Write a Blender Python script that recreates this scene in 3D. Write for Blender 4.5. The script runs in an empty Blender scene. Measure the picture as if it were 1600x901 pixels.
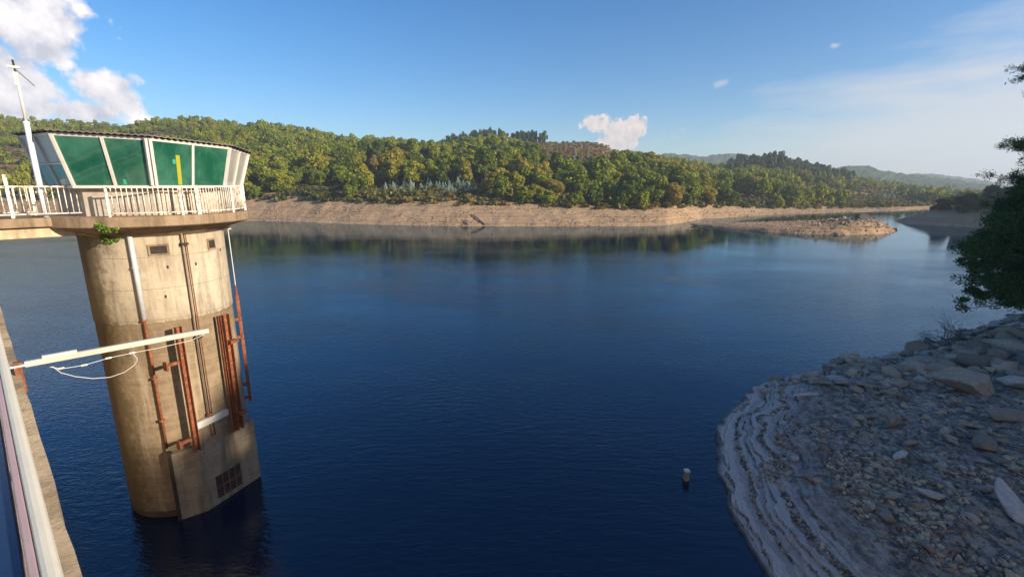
import bpy, bmesh, math, random
import numpy as np
from mathutils import Vector, Matrix
R = math.radians
rnd = random.Random(7)
rng = np.random.default_rng(11)
scene = bpy.context.scene
COL = scene.collection
EYE = 13.6                       # camera height over the water
PITCH = R(12.4)
F = 727.0                        # focal length in photo pixels (1600 wide)
SP, CP = math.sin(PITCH), math.cos(PITCH)

# ------------------------------------------------------------------ measuring
def ray(px, py):
    a = (px - 800) / F; v = (450.5 - py) / F
    return Vector((a, CP + v * SP, v * CP - SP))
def at_z(px, py, z=0.0):
    d = ray(px, py); return Vector((0, 0, EYE)) + d * ((z - EYE) / d.z)
def at_y(px, py, y):
    d = ray(px, py); return Vector((0, 0, EYE)) + d * (y / d.y)
def at_plane(px, py, p0, n):
    d = ray(px, py); o = Vector((0, 0, EYE)); return o + d * ((p0 - o).dot(n) / d.dot(n))
def slope(py):
    v = (450.5 - py) / F; return (v * CP - SP) / (CP + v * SP)
def u_of(px, py=300):
    v = (450.5 - py) / F; return (px - 800) / F / (CP + v * SP)
def px_of(u): return 800 + u * 744.5

# ------------------------------------------------------------------ noise
def _h(ix, iy, s):
    n = (ix.astype(np.int64) * 374761393 + iy.astype(np.int64) * 668265263 + s * 1442695041) & 0xffffffff
    n = ((n ^ (n >> 13)) * 1274126177) & 0xffffffff
    n = n ^ (n >> 16)
    return (n & 0xffff) / 65535.0
def vnoise(x, y, s=0):
    x = np.asarray(x, float); y = np.asarray(y, float)
    ix = np.floor(x); iy = np.floor(y); fx = x - ix; fy = y - iy
    fx = fx * fx * (3 - 2 * fx); fy = fy * fy * (3 - 2 * fy)
    a = _h(ix, iy, s); b = _h(ix + 1, iy, s); c = _h(ix, iy + 1, s); d = _h(ix + 1, iy + 1, s)
    return (a * (1 - fx) + b * fx) * (1 - fy) + (c * (1 - fx) + d * fx) * fy
def fbm(x, y, s=0, o=4):
    t = 0; a = 1; k = 0
    for i in range(o):
        t = t + a * (vnoise(x, y, s + i * 17) - .5); k += a; a *= .5; x = np.asarray(x) * 2.03 + 5.1; y = np.asarray(y) * 2.03 + 1.7
    return t / k * 2
def sm(x, a, b):
    t = np.clip((np.asarray(x, float) - a) / (b - a), 0, 1); return t * t * (3 - 2 * t)

# ------------------------------------------------------------------ materials
class NT:
    def __init__(s, name):
        s.m = bpy.data.materials.new(name); s.m.use_nodes = True
        s.t = s.m.node_tree; s.b = s.t.nodes['Principled BSDF']
    def n(s, typ, **kw):
        x = s.t.nodes.new(typ)
        for k, v in kw.items():
            if k.startswith('i_'):
                key = k[2:]
                x.inputs[int(key) if key.isdigit() else key].default_value = v
            else: setattr(x, k, v)
        return x
    def l(s, a, b): s.t.links.new(a, b)
    def coord(s, kind='Object', scale=(1, 1, 1), rot=(0, 0, 0)):
        if kind == 'World': o = s.n('ShaderNodeNewGeometry').outputs['Position']
        else: o = s.n('ShaderNodeTexCoord').outputs[kind]
        mp = s.n('ShaderNodeMapping'); mp.inputs['Scale'].default_value = scale; mp.inputs['Rotation'].default_value = rot
        s.l(o, mp.inputs[0]); return mp.outputs[0]
    def noise(s, co, scale, detail=6, rough=.6, dist=0):
        x = s.n('ShaderNodeTexNoise'); x.inputs['Scale'].default_value = scale; x.inputs['Detail'].default_value = detail
        x.inputs['Roughness'].default_value = rough; x.inputs['Distortion'].default_value = dist
        s.l(co, x.inputs['Vector']); return x.outputs['Fac']
    def ramp(s, fac, stops, interp='LINEAR'):
        x = s.n('ShaderNodeValToRGB'); e = x.color_ramp.elements; x.color_ramp.interpolation = interp
        while len(e) < len(stops): e.new(.5)
        for i, (p, c) in enumerate(stops):
            e[i].position = p; e[i].color = (*(c if isinstance(c, tuple) else (c, c, c)), 1)
        s.l(fac, x.inputs[0]); return x.outputs[0]
    def mix(s, f, a, b, blend='MIX'):
        x = s.n('ShaderNodeMix', data_type='RGBA', blend_type=blend)
        for sock, v in ((x.inputs[0], f), (x.inputs[6], a), (x.inputs[7], b)):
            if hasattr(v, 'links'): s.l(v, sock)
            else: sock.default_value = v if not isinstance(v, tuple) else (*v, 1)
        return x.outputs[2]
    def math(s, op, a, b=0.0, c=0.0):
        x = s.n('ShaderNodeMath', operation=op)
        for sock, v in zip(x.inputs, (a, b, c)):
            if hasattr(v, 'links'): s.l(v, sock)
            else: sock.default_value = v
        return x.outputs[0]
    def bump(s, h, strength=.5, dist=.02, normal=None):
        x = s.n('ShaderNodeBump'); x.inputs['Strength'].default_value = strength; x.inputs['Distance'].default_value = dist
        s.l(h, x.inputs['Height'])
        if normal: s.l(normal, x.inputs['Normal'])
        return x.outputs[0]
    def out(s, col=None, rough=None, normal=None, metal=0, spec=.5):
        for nm, v in (('Base Color', col), ('Roughness', rough), ('Normal', normal)):
            if v is None: continue
            if hasattr(v, 'links'): s.l(v, s.b.inputs[nm])
            else: s.b.inputs[nm].default_value = (*v, 1) if isinstance(v, tuple) else v
        s.b.inputs['Metallic'].default_value = metal
        s.b.inputs['Specular IOR Level'].default_value = spec
        return s.m

def mat_paint(name, col, rough=.45, dirt=.35, rust=0.0, dirtcol=(.22, .17, .11)):
    t = NT(name); co = t.coord('World')
    n1 = t.noise(co, 3.5, 8, .7); c = t.mix(t.ramp(n1, [(.45, 0.0), (.75, dirt)]), col, dirtcol)
    if rust:
        n2 = t.noise(co, 6.0, 8, .75)
        c = t.mix(t.ramp(n2, [(.62 - rust * .2, 0.0), (.70 - rust * .15, 1.0)]), c, (.22, .075, .025))
    return t.out(c, rough, t.bump(t.noise(co, 60, 4), .15, .005))

def mat_concrete(name, c1, c2, c3, waterline=None):
    t = NT(name); co = t.coord('World'); cs = t.coord('World', (1, 1, .12))
    big = t.noise(co, .5, 5, .6); med = t.noise(co, 2.2, 9, .72); streak = t.noise(cs, 2.0, 7, .65)
    c = t.mix(t.ramp(big, [(.35, 0.0), (.65, 1.0)]), c1, c2)
    c = t.mix(t.ramp(med, [(.48, 0.0), (.66, .6)]), c, c3)
    c = t.mix(t.ramp(streak, [(.47, 0.0), (.64, .72)]), c, tuple(x * .38 for x in c2))
    h = t.noise(co, 30, 8, .7)
    g0 = t.n('ShaderNodeNewGeometry'); s0 = t.n('ShaderNodeSeparateXYZ'); t.l(g0.outputs['Position'], s0.inputs[0])
    jt = t.math('LESS_THAN', t.math('FRACT', t.math('DIVIDE', t.math('ADD', s0.outputs['Z'], t.math('MULTIPLY', med, .04)), 1.22)), .022)
    c = t.mix(t.math('MULTIPLY', jt, .55), c, tuple(x * .4 for x in c2))
    if waterline:
        g = t.n('ShaderNodeNewGeometry'); sp = t.n('ShaderNodeSeparateXYZ'); t.l(g.outputs['Position'], sp.inputs[0])
        edge = t.math('ADD', sp.outputs['Z'], t.math('MULTIPLY', t.noise(co, 5.0, 8, .75), .55))
        low = t.math('LESS_THAN', edge, waterline + .27)
        # horizontal silt lines left by the falling water
        cz = t.coord('World', (.15, .15, 6.0)); lines = t.noise(cz, 1.0, 4)
        lc = t.mix(t.ramp(lines, [(.35, 0.0), (.7, 1.0)]), (.33, .25, .16), (.24, .18, .115))
        lc = t.mix(t.ramp(med, [(.42, 0.0), (.7, .7)]), lc, (.15, .11, .07))
        lc = t.mix(t.ramp(streak, [(.56, 0.0), (.66, .55)]), lc, (.44, .37, .27))
        c = t.mix(low, c, lc)
        wet = t.math('LESS_THAN', edge, .55)
        c = t.mix(wet, c, (.09, .065, .045))
        # lichen and algae on the side away from the light, in the face's own shape
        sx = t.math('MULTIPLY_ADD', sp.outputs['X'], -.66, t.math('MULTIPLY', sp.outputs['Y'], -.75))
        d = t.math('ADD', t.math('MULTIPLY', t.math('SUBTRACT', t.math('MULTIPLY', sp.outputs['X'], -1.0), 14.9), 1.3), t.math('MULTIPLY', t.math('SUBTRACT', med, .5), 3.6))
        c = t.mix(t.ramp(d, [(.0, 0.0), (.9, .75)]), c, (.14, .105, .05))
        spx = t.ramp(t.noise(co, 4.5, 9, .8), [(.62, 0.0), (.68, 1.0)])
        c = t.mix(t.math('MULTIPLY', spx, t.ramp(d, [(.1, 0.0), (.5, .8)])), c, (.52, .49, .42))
    b = t.bump(h, .5, .03); b = t.bump(med, .5, .08, b)
    return t.out(c, .9, b, spec=.25)

def mat_rust(name):
    t = NT(name); co = t.coord('World')
    c = t.mix(t.ramp(t.noise(co, 4, 8, .7), [(.38, 0.0), (.62, 1.0)]), (.27, .085, .032), (.15, .05, .025))
    c = t.mix(t.ramp(t.noise(co, 13, 8, .7), [(.55, 0.0), (.64, .8)]), c, (.40, .27, .18))
    return t.out(c, .85, t.bump(t.noise(co, 50, 5), .5, .01), spec=.3)

def mat_leaf(name, cols, src='OBJ', transl=.35, val=.0):
    """cols: list of (pos, colour) for tree to tree variation"""
    t = NT(name)
    if src == 'OBJ': f = t.n('ShaderNodeObjectInfo').outputs['Random']
    else:
        a = t.n('ShaderNodeAttribute'); a.attribute_name = 'tint'; f = a.outputs['Fac']
    isl = t.n('ShaderNodeNewGeometry').outputs['Random Per Island']
    f2 = t.math('ADD', f, t.math('MULTIPLY', t.math('SUBTRACT', isl, .5), .30))
    c = t.ramp(f2, cols)
    hs = t.n('ShaderNodeHueSaturation'); t.l(c, hs.inputs['Color'])
    t.l(t.math('MULTIPLY_ADD', t.n('ShaderNodeNewGeometry').outputs['Random Per Island'], .9, .55), hs.inputs['Value'])
    c = hs.outputs[0]
    t.out(c, .75, spec=.25)
    tr = t.n('ShaderNodeBsdfTranslucent'); t.l(c, tr.inputs[0]); mx = t.n('ShaderNodeMixShader'); mx.inputs[0].default_value = transl
    t.l(t.b.outputs[0], mx.inputs[1]); t.l(tr.outputs[0], mx.inputs[2]); t.l(mx.outputs[0], t.t.nodes['Material Output'].inputs[0])
    return t.m

def mat_bark(name, a, b):
    t = NT(name); co = t.coord('Object', (1, 1, .2))
    n = t.noise(co, 9, 8, .7)
    return t.out(t.mix(t.ramp(n, [(.35, 0.0), (.65, 1.0)]), a, b), .9, t.bump(n, .6, .03), spec=.2)

def mat_rock(name, a, b, c3, scale=1.0):
    t = NT(name); co = t.coord('World'); r = t.n('ShaderNodeObjectInfo').outputs['Random']
    isl = t.n('ShaderNodeNewGeometry').outputs['Random Per Island']
    rr = t.math('FRACT', t.math('ADD', r, isl))
    c = t.ramp(rr, [(0.0, a), (.45, b), (1.0, c3)])
    n = t.noise(co, 5 * scale, 10, .72); c = t.mix(t.ramp(n, [(.35, 0.0), (.7, .75)]), c, tuple(x * .45 for x in b))
    n2 = t.noise(co, 17 * scale, 6, .7); c = t.mix(t.ramp(n2, [(.6, 0.0), (.72, .5)]), c, tuple(min(1, x * 1.9) for x in b))
    return t.out(c, .88, t.bump(n, .7, .06 / scale), spec=.3)

M = {}
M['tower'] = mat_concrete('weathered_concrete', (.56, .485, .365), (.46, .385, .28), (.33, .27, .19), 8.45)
M['slab'] = mat_concrete('slab_concrete', (.36, .265, .175), (.29, .205, .13), (.19, .135, .085))
M['box'] = mat_concrete('box_concrete', (.36, .28, .19), (.27, .21, .14), (.16, .12, .08))
M['dam'] = mat_concrete('dam_concrete', (.72, .57, .37), (.58, .44, .28), (.30, .22, .13))
M['cabwall'] = mat_paint('cabin_render', (.46, .40, .32), .8, .6)
M['white'] = mat_paint('white_paint', (.80, .74, .64), .45, .35, .55)
M['whiteclean'] = mat_paint('white_painted_steel', (.60, .58, .54), .45, .25)
M['cream'] = mat_paint('cream_paint', (.82, .78, .68), .45, .18, .3)
M['grey'] = mat_paint('galvanised_steel', (.50, .52, .55), .45, .25)
M['palepole'] = mat_paint('pale_grey_pole', (.66, .70, .76), .4, .15)
M['bluepanel'] = mat_paint('navy_enamel', (.012, .03, .085), .28, .25, 0, (.03, .06, .12))
M['rust'] = mat_rust('rusty_steel')
M['roof'] = mat_paint('corrugated_fibre_cement', (.16, .14, .12), .9, .4)
M['dark'] = mat_paint('dark_opening_and_shade', (.025, .02, .016), .9, .2)
M['yellow'] = mat_paint('yellow_reflection', (.36, .36, .02), .4, .35)
M['wire'] = mat_paint('bare_wire', (.62, .60, .55), .5, .1)
M['teal'] = mat_paint('teal_fitting', (.05, .36, .22), .3, .1)

def mat_pane(name, a, b, rough=.12):
    t = NT(name); co = t.coord('World')
    n = t.noise(co, .7, 5, .6, .4); st = t.noise(t.coord('World', (1, 1, .2)), 5, 5)
    c = t.mix(t.ramp(n, [(.35, 0.0), (.65, 1.0)]), a, b)
    c = t.mix(t.ramp(st, [(.55, 0.0), (.8, .35)]), c, tuple(min(1, x * 1.6 + .03) for x in b))
    return t.out(c, rough, t.bump(t.noise(co, 1.2, 2), .12, .05), spec=.8)
M['green'] = mat_pane('green_glazing', (.010, .080, .048), (.048, .165, .110), .05)
M['paleglass'] = mat_pane('pale_glazing', (.34, .34, .30), (.42, .41, .36), .2)
M['doorglass'] = mat_pane('teal_door_glass', (.09, .24, .22), (.14, .30, .27), .15)

oak_cols = [(0.0, (.075, .115, .012)), (.25, (.125, .165, .014)), (.5, (.185, .225, .016)), (.8, (.25, .26, .018)), (.95, (.27, .24, .03)), (1.0, (.25, .18, .04))]
M['oak'] = mat_leaf('oak_foliage', oak_cols)
M['wood'] = mat_leaf('woodland_foliage', oak_cols, 'ATT')
M['pine'] = mat_leaf('pine_foliage', [(0.0, (.04, .075, .025)), (.6, (.075, .115, .032)), (1.0, (.12, .14, .04))])
M['pineatt'] = mat_leaf('pinewood_foliage', [(0.0, (.04, .075, .025)), (.6, (.075, .115, .035)), (1.0, (.11, .13, .045))], 'ATT')
M['shade'] = mat_leaf('shaded_oak_foliage', [(0.0, (.030, .060, .018)), (.6, (.05, .09, .022)), (1.0, (.10, .13, .03))])  # oak leaf colours darkened to paint in the headland's shade
M['blue'] = mat_leaf('glaucous_foliage', [(0.0, (.26, .38, .33)), (.5, (.34, .46, .40)), (1.0, (.30, .40, .27))])
M['scrub'] = mat_leaf('heath_foliage', [(0.0, (.07, .09, .02)), (.3, (.13, .13, .035)), (.55, (.20, .17, .045)), (.75, (.30, .14, .04)), (.88, (.22, .15, .08)), (1.0, (.16, .21, .15))], 'ATT')
M['nearpine'] = mat_leaf('near_pine_needles', [(0.0, (.035, .085, .020)), (.5, (.07, .14, .028)), (1.0, (.15, .20, .05))], transl=.3)
M['weed'] = mat_leaf('weed_leaves', [(0.0, (.10, .22, .03)), (1.0, (.18, .30, .04))])
M['bark'] = mat_bark('oak_bark', (.20, .155, .11), (.40, .34, .26))
M['pbark'] = mat_bark('pine_bark', (.10, .07, .05), (.2, .14, .10))
M['dead'] = mat_bark('bleached_wood', (.20, .18, .165), (.42, .39, .36))
M['twig'] = mat_bark('dead_twigs', (.07, .06, .055), (.16, .13, .12))
M['rock'] = mat_rock('grey_schist', (.22, .175, .13), (.35, .285, .22), (.50, .40, .29))
M['palerock'] = mat_rock('pale_granite', (.52, .45, .38), (.58, .50, .43), (.64, .56, .48))
M['rubble'] = mat_rock('rubble_stone', (.19, .155, .12), (.38, .31, .24), (.68, .55, .39), 2.0)
M['darkrock'] = mat_rock('dark_boulder', (.07, .065, .065), (.09, .085, .085), (.12, .11, .10))
M['farrock'] = mat_rock('tan_boulder', (.20, .14, .09), (.31, .22, .14), (.45, .33, .21), .6)

def mat_farground():
    t = NT('far_shore_ground'); co = t.coord('World')
    g = t.n('ShaderNodeNewGeometry'); sp = t.n('ShaderNodeSeparateXYZ'); t.l(g.outputs['Position'], sp.inputs[0])
    at = t.n('ShaderNodeAttribute'); at.attribute_name = 'bank'
    strata = t.noise(t.coord('World', (.02, .02, 2.2)), 1.0, 7, .7)
    mud = t.ramp(strata, [(.34, (.16, .105, .06)), (.43, (.40, .27, .16)), (.55, (.47, .325, .20)), (.61, (.22, .145, .085)), (.70, (.50, .36, .23))])
    mud = t.mix(t.ramp(t.noise(co, .35, 9, .75), [(.45, 0.0), (.62, .75)]), mud, (.30, .215, .135))
    mud = t.mix(t.ramp(t.noise(co, 1.1, 8, .8), [(.55, 0.0), (.63, .85)]), mud, (.15, .105, .07))
    heath = t.ramp(t.noise(co, .09, 8, .7), [(.30, (.075, .085, .022)), (.45, (.15, .125, .045)), (.56, (.24, .15, .07)), (.70, (.28, .20, .12))])
    c = t.mix(t.ramp(t.math('ADD', at.outputs['Fac'], t.math('MULTIPLY', t.math('SUBTRACT', t.noise(co, .25, 6), .5), .5)), [(.38, 0.0), (.55, 1.0)]), heath, mud)
    b = t.bump(t.noise(co, .8, 10, .75), .9, .6)
    b = t.bump(strata, .7, .5, b)
    return t.out(c, .95, b, spec=.15)
M['farground'] = mat_farground()

def mat_bank():
    t = NT('rocky_bank_ground'); co = t.coord('World')
    at = t.n('ShaderNodeAttribute'); at.attribute_name = 'shore'     # metres from the water's edge
    silt = t.mix(t.ramp(t.noise(co, .7, 8, .7), [(.35, 0.0), (.65, 1.0)]), (.46, .375, .30), (.30, .24, .185))
    n2 = t.noise(co, 2.8, 10, .78)
    c = t.mix(t.ramp(n2, [(.47, 0.0), (.56, .9)]), silt, (.085, .072, .06))
    c = t.mix(t.ramp(t.noise(co, 8, 8, .8), [(.54, 0.0), (.64, .7)]), c, (.50, .43, .36))
    # bedrock ribs running down the slope
    ribs = t.noise(t.coord('World', (2.2, .22, .5), (0, 0, R(-38))), 1.6, 7, .65, .4)
    c = t.mix(t.ramp(ribs, [(.50, 0.0), (.56, .7), (.62, 0.0)]), c, (.07, .068, .07))
    # pale and dark drying lines along the shore, undercut shade painted into the dark
    cmb = t.n('ShaderNodeCombineXYZ'); t.l(t.math('ADD', t.math('MULTIPLY', at.outputs['Fac'], 15.0), t.math('MULTIPLY', t.noise(co, .8, 6), 1.3)), cmb.inputs[0])
    ln = t.noise(cmb.outputs[0], 1.3, 4, .7)
    lc = t.ramp(ln, [(.38, (.08, .068, .055)), (.44, (.42, .37, .34)), (.56, (.62, .55, .50)), (.64, (.24, .20, .17))])
    c = t.mix(t.ramp(at.outputs['Fac'], [(.0, .9), (.20, .85), (.36, 0.0)]), c, lc)
    # dark gravel and painted shade on the little scarps between the drying lines
    ra = t.n('ShaderNodeAttribute'); ra.attribute_name = 'riser'
    c = t.mix(t.math('MULTIPLY', ra.outputs['Fac'], t.ramp(t.noise(co, 2.0, 6, .7), [(.40, .05), (.54, .9)])), c, (.055, .047, .040))
    b = t.bump(n2, .8, .10); b = t.bump(t.noise(co, 14, 8, .8), .6, .04, b); b = t.bump(ribs, .5, .12, b)
    wet = t.ramp(at.outputs['Fac'], [(0.0, .45), (.02, .92)])
    c = t.mix(t.ramp(at.outputs['Fac'], [(.004, .9), (.022, 0.0)]), c, (.07, .062, .052))
    return t.out(c, wet, b, spec=.3)
M['bank'] = mat_bank()

def mat_hill(name, cols, sc=.06):
    t = NT(name); co = t.coord('World')
    n = t.noise(co, sc, 9, .75)
    c = t.ramp(n, cols)
    return t.out(c, .95, t.bump(t.noise(co, sc * 2.5, 6, .7), 1.0, 5.0), spec=.1)
M['hill'] = mat_hill('distant_forest', [(.35, (.028, .052, .02)), (.5, (.05, .085, .03)), (.65, (.10, .12, .045))])
M['darkhill'] = mat_hill('near_hill_ground', [(.35, (.06, .055, .03)), (.6, (.11, .10, .06))], .3)

def mat_water():
    t = NT('reservoir_water'); co = t.coord('World')
    at = t.coord('World', (1.0, 2.2, 1), (0, 0, R(18)))
    at2 = t.coord('World', (1.0, 2.6, 1), (0, 0, R(-24)))
    w1 = t.noise(at, 1.3, 3, .55, .3); w2 = t.noise(at2, 3.4, 3, .5); w3 = t.noise(co, .16, 3, .5)
    h = t.math('ADD', t.math('MULTIPLY', w1, 1.0), t.math('MULTIPLY', w2, .55))
    calm = t.ramp(t.noise(t.coord('World', (1, 1.8, 1)), .035, 4, .6), [(.35, .35), (.62, 1.0)])
    h = t.math('MULTIPLY', h, calm)
    gw = t.n('ShaderNodeNewGeometry'); sw = t.n('ShaderNodeSeparateXYZ'); t.l(gw.outputs['Position'], sw.inputs[0])
    lee = t.ramp(t.math('DIVIDE', t.math('ADD', sw.outputs['Y'], t.math('MULTIPLY', t.noise(co, .03, 3), 40.0)), 200.0), [(.40, 1.0), (.66, .17)])   # sheltered under the far bank
    lane = t.math('DIVIDE', t.math('SUBTRACT', t.math('MULTIPLY', sw.outputs['X'], -1.0), t.math('MULTIPLY', sw.outputs['Y'], .66)), 16.0)
    lane = t.ramp(lane, [(0.0, 0.0), (1.0, 1.0)])                    # wind lane behind the tower
    h = t.math('MULTIPLY', t.math('MULTIPLY', h, 1.7), t.math('MAXIMUM', lee, t.math('MULTIPLY', lane, 1.3)))
    h = t.math('ADD', h, t.math('MULTIPLY', w3, .6))
    b = t.bump(h, .8, .03)
    t.t.nodes.remove(t.b)
    df = t.n('ShaderNodeBsdfDiffuse'); df.inputs[0].default_value = (.0003, .0060, .026, 1)
    gl = t.n('ShaderNodeBsdfGlossy'); gl.inputs['Color'].default_value = (.70, .88, 1, 1); gl.inputs['Roughness'].default_value = .03; t.l(b, gl.inputs['Normal'])
    fr = t.n('ShaderNodeFresnel'); fr.inputs['IOR'].default_value = 1.58; t.l(b, fr.inputs['Normal'])
    mx = t.n('ShaderNodeMixShader'); t.l(fr.outputs[0], mx.inputs[0]); t.l(df.outputs[0], mx.inputs[1]); t.l(gl.outputs[0], mx.inputs[2])
    t.l(mx.outputs[0], t.t.nodes['Material Output'].inputs[0])
    return t.m
M['water'] = mat_water()

# ------------------------------------------------------------------ mesh helpers
def tag(o, label=None, cat=None, group=None, kind=None):
    if label: o['label'] = label
    if cat: o['category'] = cat
    if group: o['group'] = group
    if kind: o['kind'] = kind
    return o
def empty(name, loc=(0, 0, 0), rz=0, label=None, cat=None, group=None):
    o = bpy.data.objects.new(name, None); COL.objects.link(o); o.location = loc; o.rotation_euler = (0, 0, rz)
    o.empty_display_size = .2
    return tag(o, label, cat, group)
class MB:
    def __init__(s): s.v = []; s.f = []
    def add(s, vs, fs):
        k = len(s.v); s.v += [Vector(v) for v in vs]; s.f += [[i + k for i in f] for f in fs]; return s
    def box(s, c, size, ax=None, ay=None, az=None):
        ax = Vector(ax or (1, 0, 0)).normalized(); ay = Vector(ay).normalized() if ay else Vector((0, 0, 1)).cross(ax).normalized()
        az = Vector(az).normalized() if az else ax.cross(ay).normalized()
        c = Vector(c); x, y, z = ax * size[0] / 2, ay * size[1] / 2, az * size[2] / 2
        vs = [c + a * x + b * y + d * z for d in (-1, 1) for b in (-1, 1) for a in (-1, 1)]
        return s.add(vs, [(0, 2, 3, 1), (4, 5, 7, 6), (0, 1, 5, 4), (2, 6, 7, 3), (0, 4, 6, 2), (1, 3, 7, 5)])
    def bar(s, a, b, w, h, up=(0, 0, 1)):
        a = Vector(a); b = Vector(b); d = (b - a); L = d.length; d.normalize(); up = Vector(up)
        if abs(d.dot(up)) > .95: up = Vector((.655, .756, 0))
        y = up.cross(d).normalized(); z = d.cross(y).normalized()
        return s.box((a + b) / 2, (L, w, h), d, y, z)
    def tube(s, pts, r, n=8, cap=True):
        pts = [Vector(p) for p in pts]; rs = r if isinstance(r, (list, tuple)) else [r] * len(pts)
        k = len(s.v); up = Vector((.31, .17, .93))
        for i, p in enumerate(pts):
            d = (pts[min(i + 1, len(pts) - 1)] - pts[max(i - 1, 0)]).normalized()
            a = d.cross(up)
            if a.length < .1: a = d.cross(Vector((1, 0, 0)))
            a.normalize(); b = d.cross(a)
            for j in range(n):
                t = 2 * math.pi * j / n; s.v.append(p + (a * math.cos(t) + b * math.sin(t)) * rs[i])
        for i in range(len(pts) - 1):
            for j in range(n):
                s.f.append([k + i * n + j, k + i * n + (j + 1) % n, k + (i + 1) * n + (j + 1) % n, k + (i + 1) * n + j])
        if cap:
            s.f.append([k + j for j in range(n)][::-1]); m = k + (len(pts) - 1) * n; s.f.append([m + j for j in range(n)])
        return s
    def prism(s, poly, z0, z1):
        n = len(poly); z0 = z0 if isinstance(z0, (list, tuple)) else [z0] * n; z1 = z1 if isinstance(z1, (list, tuple)) else [z1] * n
        vs = [(p[0], p[1], z0[i]) for i, p in enumerate(poly)] + [(p[0], p[1], z1[i]) for i, p in enumerate(poly)]
        return s.add(vs, [list(range(n))[::-1], list(range(n, 2 * n))] + [[i, (i + 1) % n, n + (i + 1) % n, n + i] for i in range(n)])
    def build(s, name, mat, parent=None, smooth=False, bevel=0, local=True):
        me = bpy.data.meshes.new(name); me.from_pydata([tuple(v) for v in s.v], [], s.f); me.update()
        bm = bmesh.new(); bm.from_mesh(me); bmesh.ops.recalc_face_normals(bm, faces=bm.faces); bm.to_mesh(me); bm.free()
        o = bpy.data.objects.new(name, me); COL.objects.link(o); me.materials.append(mat)
        if smooth: me.shade_smooth()
        if parent:
            o.parent = parent
            if local:   # vertices were given in world space
                inv = Matrix.Rotation(-parent.rotation_euler.z, 4, 'Z') @ Matrix.Translation(-parent.location)
                me.transform(inv)
        if bevel:
            b = o.modifiers.new('bevel', 'BEVEL'); b.width = bevel; b.segments = 2; b.limit_method = 'ANGLE'
        return o
def np_mesh(name, V, Fq, mat, parent=None, attrs=None, smooth=False):
    """V (n,3), Fq (m,4) or (m,3)"""
    me = bpy.data.meshes.new(name); n = len(V); m, k = Fq.shape
    me.vertices.add(n); me.vertices.foreach_set('co', np.ascontiguousarray(V, np.float32).ravel())
    me.loops.add(m * k); me.loops.foreach_set('vertex_index', np.ascontiguousarray(Fq, np.int32).ravel())
    me.polygons.add(m); me.polygons.foreach_set('loop_start', np.arange(0, m * k, k, dtype=np.int32))
    me.polygons.foreach_set('loop_total', np.full(m, k, np.int32))
    me.update(calc_edges=True)
    for an, av in (attrs or {}).items():
        a = me.attributes.new(an, 'FLOAT', 'POINT'); a.data.foreach_set('value', np.ascontiguousarray(av, np.float32))
    me.materials.append(mat)
    if smooth: me.shade_smooth()
    o = bpy.data.objects.new(name, me); COL.objects.link(o)
    if parent: o.parent = parent
    return o
def copy_tree(o, parent=None):
    c = o.copy(); COL.objects.link(c)
    if parent: c.parent = parent
    for ch in list(o.children): copy_tree(ch, c)
    return c

# ================================================================== TERRAIN: far shore
PXT = np.array([-900, -300, 0, 200, 400, 500, 600, 700, 800, 900, 1000, 1045, 1065, 1100, 1150, 1200, 1300, 1400, 1460, 1560, 1900])
YS = np.array([336, 338, 340, 342, 345, 348, 351, 353.5, 354, 354, 353.5, 352, 349, 343, 339.5, 336.5, 333, 330, 327, 324, 320])
YB = np.array([308, 309, 310, 311, 312, 312.5, 314, 317, 318.5, 323, 325, 324, 323, 322.5, 323, 325, 327, 326, 323, 320, 316])
SILPX = np.array([-900, -300, 0, 100, 200, 250, 330, 420, 500, 560, 640, 690, 715, 740, 770, 820, 845, 870, 900, 930, 960, 1000, 1050, 1110, 1140, 1170, 1200, 1260, 1300, 1340, 1400, 1450, 1500, 1600, 1900])
SILY = np.array([150, 160, 168, 177, 183, 175, 175, 185, 200, 210, 213, 217, 213, 206, 203, 208, 219, 221, 219, 220, 230, 239, 246, 254, 248, 238, 235, 249, 262, 272, 282, 290, 296, 300, 300])
TREEH = np.array([9, 9, 9, 9, 8, 8, 8, 8, 8, 8, 8, 7, 7, 7, 7, 7, 2, 1.5, 1.5, 1.5, 3, 6, 7, 8, 10, 12, 12, 12, 10, 9, 8, 7, 7, 7, 7])
YR_PX = np.array([-900, 0, 400, 740, 900, 1050, 1200, 1400, 1600, 1900])
YR_D = np.array([430, 430, 430, 470, 430, 400, 470, 460, 420, 420])
def far_params(u):
    px = px_of(np.asarray(u, float))
    ys = np.interp(px, PXT, YS); yb = np.interp(px, PXT, YB)
    s = lambda p: ((450.5 - p) / F * CP - SP) / (CP + (450.5 - p) / F * SP)
    Ys = -EYE / s(ys); Yb = Ys + 21
    zb = EYE + s(yb) * Yb
    Yr = np.interp(px, YR_PX, YR_D); zr = EYE + s(np.interp(px, SILPX, SILY)) * Yr - np.interp(px, SILPX, TREEH)
    return Ys, Yb, np.maximum(zb, 1.5), Yr, np.maximum(zr, 4)
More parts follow.
